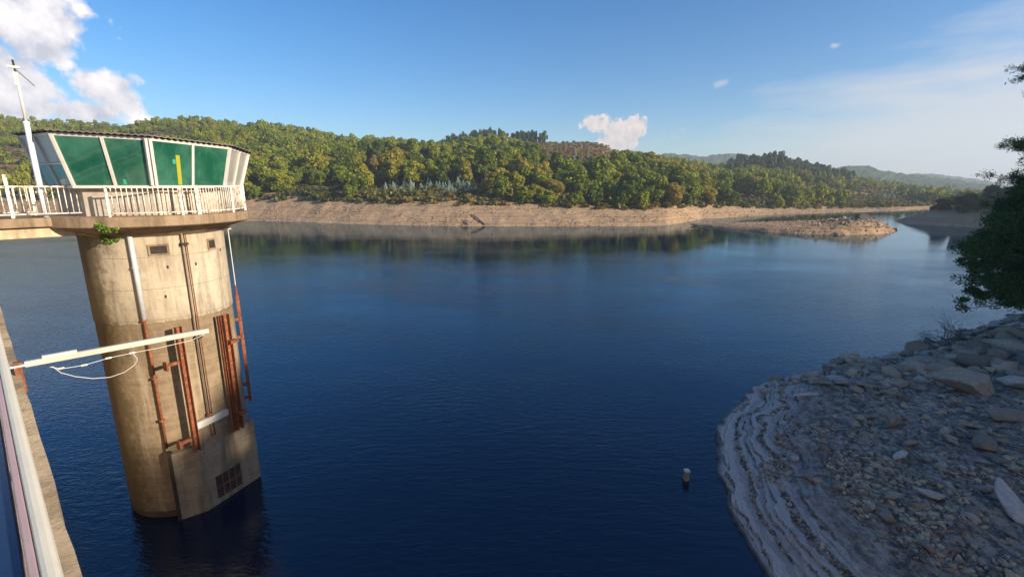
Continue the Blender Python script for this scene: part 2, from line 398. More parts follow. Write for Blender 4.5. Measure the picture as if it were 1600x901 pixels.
def H_far(u, Y):
    Ys, Yb, zb, Yr, zr = far_params(u)
    X = u * Y
    Yw = Y + fbm(X * .04, Y * .01, 3, 4) * 3.0
    Yw = Yw + fbm(X * .22, Y * .1, 9, 3) * .8
    t1 = (Yw - Ys) / (Yb - Ys)
    b = np.clip(t1, 0, 1)
    q = b * 9; fr = q - np.floor(q); terr = (np.floor(q) + sm(fr, .55, 1)) / 9
    bank = zb * (.45 * terr + .55 * b)
    bank = bank + np.where(t1 > 0, .25 * fbm(X * .5, Y * .5, 5, 4), 0)
    t2 = np.clip((Y - Yb) / (Yr - Yb), 0, 1)
    hill = (zr - zb) * t2 ** .92 + np.sin(np.pi * t2) * (3.2 * fbm(X * .016, Y * .016, 21, 3)) + .8 * fbm(X * .08, Y * .08, 33, 3) * sm(t2, 0, .1)
    over = np.maximum(Y - Yr, 0)
    z = np.where(t1 <= 0, np.maximum(t1 * 6, -3), bank + hill)
    z = np.where(over > 0, np.maximum(bank + hill - over * .12, 6 + 2 * fbm(X * .01, Y * .01, 2, 3)), z)
    return z, np.clip(1.15 - t2 * 14, 0, 1) * (t1 > -.5), t1, t2
nu, cu = 900, np.linspace(-2.1, 1.35, 900)
srow = np.concatenate([np.linspace(-.6, 1.15, 60), np.linspace(1.3, 14, 110), np.geomspace(14.3, 140, 40)])
U, S = np.meshgrid(cu, srow)
Ysg = far_params(U)[0]; Yg = Ysg + S * 21
Z, bankf, _, _ = H_far(U, Yg)
V = np.stack([U * Yg, Yg, Z], -1).reshape(-1, 3)
nr = len(srow); idx = np.arange(nr * nu).reshape(nr, nu)
Fq = np.stack([idx[:-1, :-1], idx[:-1, 1:], idx[1:, 1:], idx[1:, :-1]], -1).reshape(-1, 4)
tag(np_mesh('far_shore_ground', V, Fq, M['farground'], attrs={'bank': bankf.ravel()}, smooth=True), kind='structure')

# distant blue hills
def distant(name, pts, D, depth, base=2, seed=0):
    n = 420; px = np.linspace(pts[0][0], pts[-1][0], n); py = np.interp(px, [p[0] for p in pts], [p[1] for p in pts])
    u = (px - 800) / 744.5; s = ((450.5 - py) / F * CP - SP) / (CP + (450.5 - py) / F * SP)
    rows = 60; tt = np.linspace(-1, 1, rows); T, UU = np.meshgrid(tt, u, indexing='ij'); top = (EYE + s * D)[None, :]
    Yv = D + T * depth; Xv = UU * Yv
    Zv = base + (top - base) * (1 - np.abs(T) ** 1.3) + (1 - np.abs(T)) * 9 * fbm(Xv * .012, Yv * .012, seed, 4) + 5.0 * fbm(Xv * .09, Yv * .09, seed + 5, 2)
    V = np.stack([Xv, Yv, Zv], -1).reshape(-1, 3); idx = np.arange(rows * n).reshape(rows, n)
    Fq = np.stack([idx[:-1, :-1], idx[:-1, 1:], idx[1:, 1:], idx[1:, :-1]], -1).reshape(-1, 4)
    tag(np_mesh(name, V, Fq, M['hill'], smooth=True), kind='structure')
distant('distant_hills', [(960, 262), (1010, 246), (1040, 240), (1070, 244), (1090, 248), (1110, 243), (1135, 241), (1160, 240), (1200, 245), (1300, 262)], 1500, 320, 2, 3)
distant('distant_hills_middle', [(1240, 285), (1290, 266), (1320, 260.5), (1350, 262), (1390, 268), (1430, 273), (1500, 283), (1600, 300), (1700, 300)], 1050, 220, 2, 8)
distant('distant_hills_right', [(1350, 285), (1400, 274), (1430, 271.5), (1470, 274), (1510, 280), (1550, 287), (1590, 292), (1640, 288), (1800, 275)], 1700, 350, 2, 14)

# ================================================================== TERRAIN: right land (rocky bank, headland, hill that shades them)
def pz(px, py): p = at_z(px, py, 0); return (p.x, p.y)
shore_pts = [(13, -14), (9.6, -5), (8.1, 2), (8.0, 8.5), pz(1190, 901), pz(1150, 828), pz(1128, 750), pz(1119, 690), pz(1128, 655), pz(1160, 622), pz(1183, 602),
             pz(1240, 588), pz(1300, 571), pz(1370, 560), pz(1430, 546), pz(1490, 528), pz(1560, 500), (57, 50), (75, 58), (100, 72), (125, 95), (150, 118), (160, 138), (157, 152),
             pz(1500, 354.5), pz(1450, 352), pz(1405, 349.5), pz(1398, 348), pz(1404, 345), pz(1425, 340), (205, 230), (260, 262), (330, 290), (420, 300), (520, 260), (520, -200), (120, -200), (40, -120), (20, -40)]
SPY = np.array(shore_pts)
def poly_dist(P, poly):
    """signed distance, positive inside"""
    n = len(poly); d = np.full(len(P), 1e9); ins = np.zeros(len(P), bool)
    for i in range(n):
        a = poly[i]; b = poly[(i + 1) % n]; e = b - a; w = P - a
        t = np.clip((w @ e) / (e @ e), 0, 1); d = np.minimum(d, np.hypot(*(w - t[:, None] * e).T))
        c = ((a[1] <= P[:, 1]) != (b[1] <= P[:, 1]))
        xi = a[0] + (P[:, 1] - a[1]) / (e[1] if abs(e[1]) > 1e-9 else 1e-9) * e[0]
        ins ^= c & (P[:, 0] < xi)
    return np.where(ins, d, -d)
def H_right(x, y, fine=False):
    P = np.stack([x, y], 1)
    wob = fbm(x * .35, y * .35, 41, 3) * .45 + fbm(x * 1.7, y * 1.7, 42, 3) * .16
    d0 = poly_dist(P, SPY); d = d0 + np.where(x < 70, wob, fbm(x * .08, y * .08, 43, 3) * 3)
    # drying terraces in the first metres
    q = d / .50 + 1.3 * fbm(x * .45, y * .45, 44, 4); q = q + .42 * np.sin(q * 1.9); fr = q - np.floor(q); st = (np.floor(q) + .25 * fr + .75 * sm(fr, .80, .97)) * .50
    dd = np.where(d < 4.2, np.where(d > 0, st, d), d)
    near = np.where(d < 0, d * .9, .10 + .27 * np.clip(dd, 0, 4.2) + .15 * np.clip(d - 4.2, 0, 40))
    head = np.where(d < 0, d * .5, .45 * np.clip(d, 0, 11) + .05 * np.clip(d - 11, 0, 40))
    w = sm(y, 75, 110)
    riser = (d > .12) & (d < 2.9 + 2.4 * fbm(x * .3, y * .3, 48, 2)) & (fr > .79 + .16 * fbm(x * 1.3, y * 1.3, 47, 3))
    z = near * (1 - w) + head * w
    hill = 31 * np.exp(-((x - 98) / 30) ** 2 - ((y + 18) / 44) ** 2) + 44 * np.exp(-((x - 262) / 46) ** 2 - ((y - 118) / 46) ** 2) + 8 * np.exp(-((x - 215) / 30) ** 2 - ((y - 150) / 28) ** 2)
    z = z + hill * sm(d, 6, 30)
    rough = np.where(d > 0, sm(d, 0, 6), 0)
    z = z + rough * (.28 * fbm(x * .45, y * .45, 51, 4) + .16 * fbm(x * 1.6, y * 1.6, 52, 3))
    if fine:
        # bedrock ribs running obliquely
        rx = x * math.cos(R(-38)) - y * math.sin(R(-38)); ry = x * math.sin(R(-38)) + y * math.cos(R(-38))
        rib = np.abs(fbm(rx * 1.6, ry * .16, 61, 3)); z = z + rough * .22 * (1 - np.clip(rib * 3, 0, 1)) * sm(fbm(x * .2, y * .2, 66, 2), -.2, .25)
        z = z + .05 * fbm(x * 4.5, y * 4.5, 55, 3) * sm(d, 0, .6)
        H_right.riser = riser
    return z, d
# fine patch, polar about the dam end of the bank
nx = 760; ny = 620
A, Rr = np.meshgrid(np.linspace(R(20), R(60), nx), np.geomspace(8.0, 68, ny))
x = Rr * np.sin(A); y = Rr * np.cos(A)
z, d = H_right(x.ravel(), y.ravel(), True); riser = H_right.riser.astype(float)
zc = z.reshape(ny, nx)
V = np.stack([x.ravel(), y.ravel(), np.maximum(z, -1.2)], -1); idx = np.arange(nx * ny).reshape(ny, nx)
Fq = np.stack([idx[:-1, :-1], idx[:-1, 1:], idx[1:, 1:], idx[1:, :-1]], -1).reshape(-1, 4)
keep = (d.reshape(ny, nx) > -2); kf = keep[:-1, :-1] | keep[1:, 1:]
tag(np_mesh('rocky_bank_ground', V, Fq[kf.ravel()], M['bank'], attrs={'shore': np.clip(d, 0, 12) / 12, 'riser': riser}, smooth=True), kind='structure')
# coarse land beyond
gx = np.concatenate([np.arange(6, 80, 1.6), np.arange(80, 300, 2.6), np.arange(300, 520, 12)]); gy = np.concatenate([np.arange(-180, -30, 8), np.arange(-30, 80, 1.8), np.arange(80, 270, 2.4)])
x, y = np.meshgrid(gx, gy); z, d = H_right(x.ravel(), y.ravel())
rr = np.hypot(x, y).ravel(); an = np.degrees(np.arctan2(x, y)).ravel()
inside = (rr > 9) & (rr < 65) & (an > 21.5) & (an < 58.5)
z = np.where(inside, z - 1.2, z); z = np.maximum(z, -1.5)
V = np.stack([x.ravel(), y.ravel(), z], -1); a, b = x.shape; idx = np.arange(a * b).reshape(a, b)
Fq = np.stack([idx[:-1, :-1], idx[:-1, 1:], idx[1:, 1:], idx[1:, :-1]], -1).reshape(-1, 4)
keep = (d.reshape(a, b) > -4); kf = keep[:-1, :-1] | keep[1:, 1:]
tag(np_mesh('right_shore_hill', V, Fq[kf.ravel()], M['farground'], attrs={'bank': np.clip(1.2 - d / 14, 0, 1)}, smooth=True), kind='structure')

# ------------------------------------------------------------------ spit of rock and silt
spit_front = [(1072, 350.5), (1100, 353), (1140, 358), (1200, 363), (1260, 366), (1320, 367.5), (1370, 367), (1397, 364.5), (1402, 362)]
spit_back = [(1396, 357), (1370, 354), (1300, 352), (1220, 351.5), (1160, 351), (1110, 350), (1080, 349.2)]
SPT = np.array([pz(*p) for p in spit_front + spit_back])
mn = SPT.min(0) - 4; mxx = SPT.max(0) + 4
x, y = np.meshgrid(np.arange(mn[0], mxx[0], .5), np.arange(mn[1], mxx[1], .5))
def H_spit(x, y):
    d = poly_dist(np.stack([x, y], 1), SPT) + .5 * fbm(x * .2, y * .2, 71, 3)
    px = 800 + x / y * 744.5
    k = np.interp(px, [1070, 1130, 1200, 1290, 1350, 1385, 1400], [.6, 1.1, 1.7, 2.3, 3.6, 3.0, 1.7])
    q = np.clip(d, 0, 8) / 1.0; fr = q - np.floor(q); st = np.floor(q) + sm(fr, .6, 1)
    z = np.where(d < 0, d * .5, k * (1 - np.exp(-st * .45)) + .12 * fbm(x * .7, y * .7, 73, 4) * sm(d, 0, 1))
    return np.maximum(z, -1.2), d
z, d = H_spit(x.ravel(), y.ravel())
V = np.stack([x.ravel(), y.ravel(), z], -1); a, b = x.shape; idx = np.arange(a * b).reshape(a, b)
Fq = np.stack([idx[:-1, :-1], idx[:-1, 1:], idx[1:, 1:], idx[1:, :-1]], -1).reshape(-1, 4)
keep = (d.reshape(a, b) > -2); kf = keep[:-1, :-1] | keep[1:, 1:]
tag(np_mesh('spit_ground', V, Fq[kf.ravel()], M['farground'], attrs={'bank': np.ones(a * b)}, smooth=True), kind='structure')

# ------------------------------------------------------------------ water
tag(MB().add([(-2400, -300, 0), (2400, -300, 0), (2400, 2500, 0), (-2400, 2500, 0)], [(0, 1, 2, 3)]).build('water', M['water']), kind='structure')

# ================================================================== VEGETATION
def crown_arrays(n, rx, rz, seed, leaf, lobes=10, zc=0, squash=1.0, tall=False):
    g = np.random.default_rng(seed)
    L = []
    for i in range(lobes):
        a = g.uniform(0, 2 * np.pi); h = g.uniform(-.75, .85)
        rr = math.sqrt(max(.05, 1 - h * h)) * g.uniform(.25, .88)
        L.append((rx * rr * math.cos(a), rx * rr * math.sin(a), rz * h * .8, g.uniform(.24, .52)))
    L.append((0, 0, rz * .35, .55)); L = np.array(L)
    k = g.integers(0, len(L), n * 2); dv = g.normal(size=(n * 2, 3)); dv[:, 2] += .25; dv /= np.linalg.norm(dv, axis=1)[:, None]
    rad = L[k, 3] * g.uniform(.80, 1.08, n * 2)
    P = L[k, :3] + dv * np.stack([rad * rx, rad * rx, rad * rz * .85], 1)
    # drop points buried in another lobe
    keep = np.ones(n * 2, bool)
    for l in L:
        q = (P - l[:3]) / np.array([rx, rx, rz * .85]) / l[3]
        keep &= (np.linalg.norm(q, axis=1) > .72)
    P = P[keep][:n]; dv = dv[keep][:n]; m = len(P)
    N = dv + g.normal(size=(m, 3)) * .55; N /= np.linalg.norm(N, axis=1)[:, None]
    T = np.cross(N, g.normal(size=(m, 3))); T /= np.linalg.norm(T, axis=1)[:, None]; B = np.cross(N, T)
    s = leaf * g.uniform(.5, 1.3, m)[:, None]
    q = [P + T * s * g.uniform(.35, .7, (m, 1)) * sx + B * s * g.uniform(.35, .7, (m, 1)) * sy + N * s * g.uniform(-.15, .15, (m, 1)) for sx, sy in ((-1, -1), (1, -1), (1, 1), (-1, 1))]
    V = np.stack(q, 1).reshape(-1, 3); V[:, 2] += zc
    return V, np.arange(len(V)).reshape(-1, 4)

def trunk_mb(h, r, seed, limbs=4, lean=.06):
    g = random.Random(seed); mb = MB(); lx, ly = g.uniform(-lean, lean) * h, g.uniform(-lean, lean) * h
    mb.tube([(0, 0, -.4), (lx * .3, ly * .3, h * .35), (lx, ly, h * .75), (lx * 1.2, ly * 1.2, h)], [r * 1.25, r, r * .7, r * .3], 7)
    for i in range(limbs):
        a = g.uniform(0, 6.28); z0 = h * g.uniform(.35, .65); L = h * g.uniform(.25, .42)
        mb.tube([(lx * z0 / h, ly * z0 / h, z0), (math.cos(a) * L * .5, math.sin(a) * L * .5, z0 + L * .55), (math.cos(a) * L, math.sin(a) * L, z0 + L * .85)], [r * .5, r * .35, r * .15], 5)
    return mb

def make_tree(name, h, rx, seed, mat, bark, leaf=.5, n=1500, crown_low=.22, label='', cat='tree', group='', lobes=15, trunk_r=.16):
    root = empty(name, (0, 0, 0), 0, label, cat, group)
    zt = h; zb = h * crown_low; rz = (zt - zb) / 2 / .98
    Vc, Fc = crown_arrays(n, rx, rz, seed, leaf, lobes, (zt + zb) / 2 * .98)
    np_mesh('crown', Vc, Fc, mat, root)
    trunk_mb(h * .8, trunk_r, seed).build('trunk', bark, root, local=False)
    return root
def hidden_protos(ps):
    pass

# --- candidate positions on the far shore
def poisson(x0, x1, y0, y1, rfun, seed, tries):
    g = np.random.default_rng(seed); cell = 3.0; grid = {}; out = []
    X = g.uniform(x0, x1, tries); Yv = g.uniform(y0, y1, tries); Rv = rfun(X, Yv)
    for x, y, r in zip(X, Yv, Rv):
        if r <= 0: continue
        ci, cj = int(x // cell), int(y // cell); k = int(math.ceil(r / cell)); ok = True
        for i in range(ci - k, ci + k + 1):
            for j in range(cj - k, cj + k + 1):
                for (a, b) in grid.get((i, j), ()):
                    if (a - x) ** 2 + (b - y) ** 2 < r * r: ok = False; break
                if not ok: break
            if not ok: break
        if ok: grid.setdefault((ci, cj), []).append((x, y)); out.append((x, y))
    return np.array(out)
def dens(x, y):
    """spacing of the trees; 0 = none"""
    u = x / y; px = px_of(u); z, bk, t1, t2 = H_far(u, y)
    r = 7.6 - 2.7 * sm(t2, .12, .45)
    keep = (t1 > 1.0) & (t2 < 1.0) & (px > -330) & (px < 1640)
    clear = (px > 570) & (px < 765) & (t2 < .11) & (t1 > 0)
    clear |= (px > 790) & (px < 1025) & (t2 > np.interp(px, [790, 840, 900, 985, 1025], [.80, .34, .26, .40, .70]))
    clear |= (px > 1335) & (px < 1450) & (t2 > .06) & (t2 < .75) & (vnoise(x * .05, y * .05, 5) > .3)
    clear |= (px < 400) & (vnoise(x * .03, y * .02, 88) > .56) & (t2 > .25)
    clear |= (vnoise(x * .025, y * .02, 91) > .74)
    clear |= (px > 545) & (px < 600) & (t2 > .1) & (t2 < .3)
    return np.where(keep & ~clear, r, 0)
pts = poisson(-560, 520, 165, 500, dens, 5, 60000)
u = pts[:, 0] / pts[:, 1]; zz, _, t1, t2 = H_far(u, pts[:, 1]); pxs = px_of(u)
dist = np.hypot(pts[:, 0], pts[:, 1])
vis = (pxs > -20) & (pxs < 1470) & ~((pxs < 375) & (zz < 14)) & ~((pxs > 1400) & (zz < 8))
pine_zone = ((pxs > 1130) & (pxs < 1330) & (t2 > .62)) | ((pxs > 700) & (pxs < 850) & (t2 > .80))
oak_idx = [i for i in np.argsort(dist) if vis[i] and not pine_zone[i]]
ind = oak_idx[:262]; indset = set(ind)
OAKG = 'broadleaf trees in the wood along the far shore'
kinds = []
specs = [(8.5, 3.9, .08), (9.5, 4.3, .10), (7.5, 3.6, .02), (10.0, 3.9, .20), (8.0, 4.4, .06), (6.5, 3.4, .0), (9.0, 3.5, .14), (7.0, 4.0, .02)]
for k, (h, rx, lo) in enumerate(specs):
    kinds.append(make_tree('oak_tree', h, rx, 100 + k, M['oak'], M['bark'], .46, 2400, lo, 'olive green broadleaf tree in the dense wood on the sunlit far shore', 'tree', OAKG))
used = [False] * len(kinds)
def place(protos, used, k, loc, rz, sc):
    if not used[k]: o = protos[k]; used[k] = True
    else: o = copy_tree(protos[k])
    o.location = loc; o.rotation_euler = (0, 0, rz); o.scale = (sc, sc, sc * rnd.uniform(.9, 1.15)); return o
for n, i in enumerate(ind):
    x, y = pts[i]; front = t1[i] < 1.45 and t2[i] < .06
    k = rnd.choice([2, 5, 7] if (front and rnd.random() < .6) else range(8))
    if 620 < pxs[i] < 800 and t2[i] < .14: k = rnd.choice([3, 6])
    place(kinds, used, k, (x, y, zz[i] - .2), rnd.uniform(0, 6.28), rnd.uniform(.75, 1.1) if front else rnd.uniform(1.1, 1.5))
# --- the rest of the wood: one mass
def mass(name, P, Zs, hs, rxs, nq, mat, leaf, seed, tint, low=.0, variants=9, lobes=11):
    base = [crown_arrays(nq, 1.0, .5, seed + k, leaf, lobes, .5) for k in range(variants)]
    g = np.random.default_rng(seed); Vs = []; Ts = []
    for (x, y), z, h, rx, t in zip(P, Zs, hs, rxs, tint):
        Vb = base[g.integers(variants)][0]; a = g.uniform(0, 6.28); c, s = math.cos(a), math.sin(a)
        W = np.empty_like(Vb); W[:, 0] = (Vb[:, 0] * c - Vb[:, 1] * s) * rx + x; W[:, 1] = (Vb[:, 0] * s + Vb[:, 1] * c) * rx + y
        W[:, 2] = z + h * low + Vb[:, 2] * h * (1 - low); Vs.append(W); Ts.append(np.full(len(Vb), t))
    V = np.concatenate(Vs); T = np.concatenate(Ts)
    return tag(np_mesh(name, V, np.arange(len(V)).reshape(-1, 4), mat, attrs={'tint': T}), kind='stuff')
rest = [i for i in range(len(pts)) if i not in indset and not pine_zone[i]]
P = pts[rest]; sl = np.where((pxs[rest] < 420) & (t2[rest] > .3), .72, 1.0)
tint = np.clip(rng.normal(.48, .2, len(rest)) + .25 * fbm(P[:, 0] * .02, P[:, 1] * .02, 12, 2) + .12 * (pxs[rest] < 400), 0.02, .98)
mass('woodland', P, zz[rest] - .3, (rng.uniform(6.5, 11.5, len(rest)) - 2.6 * t2[rest]) * sl, (rng.uniform(3.2, 6.2, len(rest)) - 1.2 * t2[rest]) * sl, 460, M['wood'], .13, 300, tint)
# pines and eucalypts on the skyline: individual trees
def make_pine(h, rx, seed):
    root = empty('pine_tree', (0, 0, 0), 0, 'dark slender pine tree on the wooded skyline', 'tree', 'pine trees on the wooded skyline')
    Vc, Fc = crown_arrays(700, rx * 1.2, h * .32, seed, .6, 11, h * .64); np_mesh('crown', Vc, Fc, M['pine'], root)
    trunk_mb(h * .92, .17, seed, 2, .03).build('trunk', M['pbark'], root, local=False); return root
pk = [make_pine(12, 2.3, 501), make_pine(14, 2.0, 502), make_pine(10.5, 2.8, 503), make_pine(13, 1.7, 504)]
pu = [False] * 4
def pdens(x, y):
    px = px_of(x / y); t = H_far(x / y, y)[3]
    return np.where((t < 1.0) & (((px > 1135) & (px < 1330) & (t > .72)) | ((px > 700) & (px < 850) & (t > .88))), 4.6, 0)
pp_ = poisson(-60, 380, 330, 500, pdens, 15, 30000)
pts = pp_; pxs = px_of(pts[:, 0] / pts[:, 1]); zz, _, _, t2 = H_far(pts[:, 0] / pts[:, 1], pts[:, 1])
pz_idx = sorted(range(len(pts)), key=lambda i: -t2[i] + .3 * rnd.random())
for i in pz_idx[:150]:
    place(pk, pu, rnd.randrange(4), (pts[i, 0], pts[i, 1], zz[i] - .3), rnd.uniform(0, 6.28), rnd.uniform(.62, 1.1) * (.62 if pxs[i] < 900 else .95))
for k in range(4):
    if not pu[k]: pk[k].location = (pts[pz_idx[0], 0] + 6 * k, 455, 30)
rest = pz_idx[150:]
if len(rest): mass('pinewood', pts[rest], zz[rest], rng.uniform(8, 11, len(rest)), rng.uniform(1.9, 2.6, len(rest)), 300, M['pineatt'], .17, 340, rng.random(len(rest)))
# undergrowth / heath
def hdens(x, y):
    u = x / y; px = px_of(u); z, bk, t1, t2 = H_far(u, y)
    return np.where((t1 > .93) & (t2 < 1.0) & (px > -250) & (px < 1600), 2.3 + 1.4 * t2, 0)
hp = poisson(-520, 480, 165, 490, hdens, 9, 90000)
hu = hp[:, 0] / hp[:, 1]; hz, _, _, ht2 = H_far(hu, hp[:, 1]); hpx = px_of(hu)
hh = rng.uniform(.6, 2.0, len(hp)) * (1 + .6 * (ht2 < .05)); heath = (hpx > 790) & (hpx < 1000) & (ht2 > .5)
tint = np.clip(.28 + .42 * fbm(hp[:, 0] * .035, hp[:, 1] * .03, 77, 3) + rng.normal(0, .13, len(hp)) + .30 * heath, 0.02, .98)
mass('undergrowth', hp, hz - .25, hh, rng.uniform(1.1, 2.4, len(hp)) * (1 + .35 * (ht2 < .05)), 70, M['scrub'], .34, 400, tint, 0, 6, 5)
print('TREES', len(pts), 'SCRUB', len(hp), 'pines', len(pz_idx))

# glaucous young eucalypts in the clearing
def make_blue(h, seed):
    root = empty('eucalyptus_sapling', (0, 0, 0), 0, 'blue-grey young eucalyptus in the clearing above the far bank', 'sapling', 'young eucalypts in the far clearing')
    g = np.random.default_rng(seed); n = 420; t = g.random(n) ** .8; a = g.uniform(0, 6.28, n); rr = (1 - t) * .36 * h * g.uniform(.5, 1, n) + .12
    Pn = np.stack([np.cos(a) * rr, np.sin(a) * rr, .1 + t * h], 1); N = g.normal(size=(n, 3)); N /= np.linalg.norm(N, axis=1)[:, None]
    T = np.cross(N, g.normal(size=(n, 3))); T /= np.linalg.norm(T, axis=1)[:, None]; B = np.cross(N, T); s = .2
    V = np.stack([Pn - T * s * .5, Pn + B * s, Pn + T * s * .5, Pn - B * s], 1).reshape(-1, 3)
    np_mesh('crown', V, np.arange(len(V)).reshape(-1, 4), M['blue'], root)
    MB().tube([(0, 0, -.2), (0, 0, h * .9)], [.05, .015], 5).build('trunk', M['bark'], root, local=False); return root
bk_ = [make_blue(3.8, 601), make_blue(4.8, 602), make_blue(3.0, 603)]; bu = [False] * 3
cnt = 0
for (x0, x1, y0, y1, num) in ((598, 650, 282, 308, 36), (655, 745, 272, 308, 42), (690, 742, 288, 308, 14), (555, 590, 235, 262, 12), (1375, 1425, 298, 312, 22), (880, 985, 226, 262, 34)):
    for _ in range(num):
        px = rnd.uniform(x0, x1); py = rnd.uniform(y0, y1); u0 = (px - 800) / 744.5
        # walk the ground along this bearing until it meets the line of sight
        Yt = None
        for Yc in np.arange(170, 470, 2.0):
            zc_ = float(H_far(np.array(u0), np.array(Yc))[0])
            if zc_ > EYE + slope(py) * Yc: Yt = Yc; break
        if Yt is None: continue
        o = place(bk_, bu, rnd.randrange(3), (u0 * Yt, Yt, zc_ - .1), rnd.uniform(0, 6), rnd.uniform(.55, 1.0) * (.8 if px > 860 else 1.0))
        if px > 1300: o['label'] = 'blue-grey young eucalyptus on the slope behind the rocky spit'; o['group'] = 'young eucalypts behind the spit'
        elif px > 860: o['label'] = 'small blue-grey eucalyptus on the bare heath hilltop'; o['group'] = 'young eucalypts on the heath'
# headland trees (in the shade, right)
HG = 'broadleaf trees on the shaded headland'
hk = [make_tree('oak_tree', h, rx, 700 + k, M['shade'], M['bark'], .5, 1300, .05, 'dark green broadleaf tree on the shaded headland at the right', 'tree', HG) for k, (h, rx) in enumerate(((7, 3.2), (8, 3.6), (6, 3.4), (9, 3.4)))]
hu_ = [False] * 4
def hd(x, y):
    _, d = H_right(x, y); return np.where((d > 8) & (y > 105) & (d < 90), 5.2, 0)
hp2 = poisson(130, 300, 105, 260, hd, 31, 9000)
z2, d2 = H_right(hp2[:, 0], hp2[:, 1])
pp = px_of(hp2[:, 0] / hp2[:, 1])
vis2 = (pp > 1380) & (pp < 1640)
hv = [i for i in np.argsort(np.hypot(hp2[:, 0], hp2[:, 1])) if vis2[i]][:90]
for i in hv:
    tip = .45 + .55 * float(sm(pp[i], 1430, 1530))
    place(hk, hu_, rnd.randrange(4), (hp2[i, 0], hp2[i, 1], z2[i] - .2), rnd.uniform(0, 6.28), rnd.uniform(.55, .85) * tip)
rest = [i for i in range(len(hp2)) if i not in set(hv)]
mass('headland_wood', hp2[rest], z2[rest], rng.uniform(5, 7, len(rest)), rng.uniform(3, 4, len(rest)), 160, M['pineatt'], .26, 360, rng.random(len(rest)))
# wood on the hill to the right of the view, which keeps the bank in shade
def rd(x, y):
    _, d = H_right(x, y); return np.where((d > 17) & (x > 42) & (y < 60), 5.5, 0)
hp3 = poisson(42, 150, -95, 60, rd, 37, 7000)
z3, _ = H_right(hp3[:, 0], hp3[:, 1])
keep3 = px_of(hp3[:, 0] / np.maximum(hp3[:, 1], .1)) > 1640
keep3 |= hp3[:, 1] < 5
mass('hillside_wood', hp3[keep3], z3[keep3], rng.uniform(8, 12, keep3.sum()), rng.uniform(3, 4, keep3.sum()), 220, M['pineatt'], .24, 370, rng.random(keep3.sum()))

# ------------------------------------------------------------------ near pines at the right edge
def leaves_at(P, seed, L, W, per, spread, droop=-.1):
    g = np.random.default_rng(seed); n = len(P) * per
    C = np.repeat(P, per, 0) + g.normal(size=(n, 3)) * spread
    D = g.normal(size=(n, 3)); D[:, 2] += droop; D /= np.linalg.norm(D, axis=1)[:, None]
    Sd = np.cross(D, g.normal(size=(n, 3))); Sd /= np.linalg.norm(Sd, axis=1)[:, None]
    l = L * g.uniform(.6, 1.3, (n, 1)); w = W * g.uniform(.7, 1.3, (n, 1))
    V = np.stack([C - D * l * .5, C + Sd * w * .5, C + D * l * .5, C - Sd * w * .5], 1).reshape(-1, 3)
    return V, np.arange(len(V)).reshape(-1, 4)
def limb_tree(name, base, h, limbs, seed, label, cat, tuft_n, per, L, W, spread, r0=.3):
    g = random.Random(seed); root = empty(name, base, 0, label, cat); T = MB(); tips = []
    T.tube([(0, 0, -1), (.1, .1, h * .4), (0, .2, h * .8), (.1, .1, h)], [r0 * 1.3, r0, r0 * .5, .04], 9)
    for (z0, az, Lg, rise, dens_) in limbs:
        dx, dy = math.sin(az), math.cos(az)
        pl = [Vector((dx * Lg * t, dy * Lg * t, z0 + rise * Lg * (t ** .8) - .10 * Lg * t * t)) for t in (0, .25, .5, .75, 1)]
        T.tube(pl, [r0 * .38, r0 * .28, r0 * .18, r0 * .10, .02], 6)
        for k in range(int(Lg * dens_)):
            t = g.uniform(.25, 1); i = min(3, int(t * 4)); f = t * 4 - i; p = pl[i].lerp(pl[i + 1], f)
            side = g.choice((-1, 1)); sl_ = g.uniform(.3, 1.5) * (1.15 - t * .5) * (1 + .08 * Lg)
            q = p + Vector((dy * side * sl_ + dx * sl_ * .5, -dx * side * sl_ + dy * sl_ * .5, g.uniform(-.15, .45) * sl_))
            T.tube([p, p.lerp(q, .5) + Vector((0, 0, .05)), q], [.025, .016, .008], 4)
            for _ in range(tuft_n): tips.append(p.lerp(q, g.uniform(.35, 1.05)))
    T.build('trunk', M['pbark'], root, smooth=True, local=False)
    V, Fq = leaves_at(np.array([tuple(t) for t in tips]), seed, L, W, per, spread)
    np_mesh('crown', V, Fq, M['nearpine'], root); return root
g = random.Random(3)
b1 = Vector((42.0, 36.0, 3.2))
limbs = []
for k in range(20):
    z0 = .8 + (k / 19) * 8.6; az = g.uniform(R(180), R(360)) if k % 4 else g.uniform(0, 6.28)
    limbs.append((z0, az, (6.4 - abs(z0 - 3.6) * .45) * g.uniform(.7, 1.0), g.uniform(-.10, .12), 3.5))
bt = limb_tree('bushy_tree', b1, 10.2, limbs, 5, 'dense dark green tree leaning over the rocks at the right edge', 'tree', 3, 12, .22, .085, .16)
def lobe_leaves(blobs, per, L, W, seed):
    g_ = np.random.default_rng(seed); Ps = []
    for (x, y, z, r) in blobs:
        n_ = int(per * r * r); dv = g_.normal(size=(n_, 3)); dv[:, 2] += .15; dv /= np.linalg.norm(dv, axis=1)[:, None]
        rad = r * g_.uniform(.55, 1.08, (n_, 1)) * (1 + .28 * np.sin(dv[:, :1] * 5 + z) * np.cos(dv[:, 1:2] * 6 + x)); Ps.append(dv * rad * (1, 1, .72) + (x, y, z))
    return leaves_at(np.concatenate(Ps), seed, L, W, 1, .05)
blobs = []
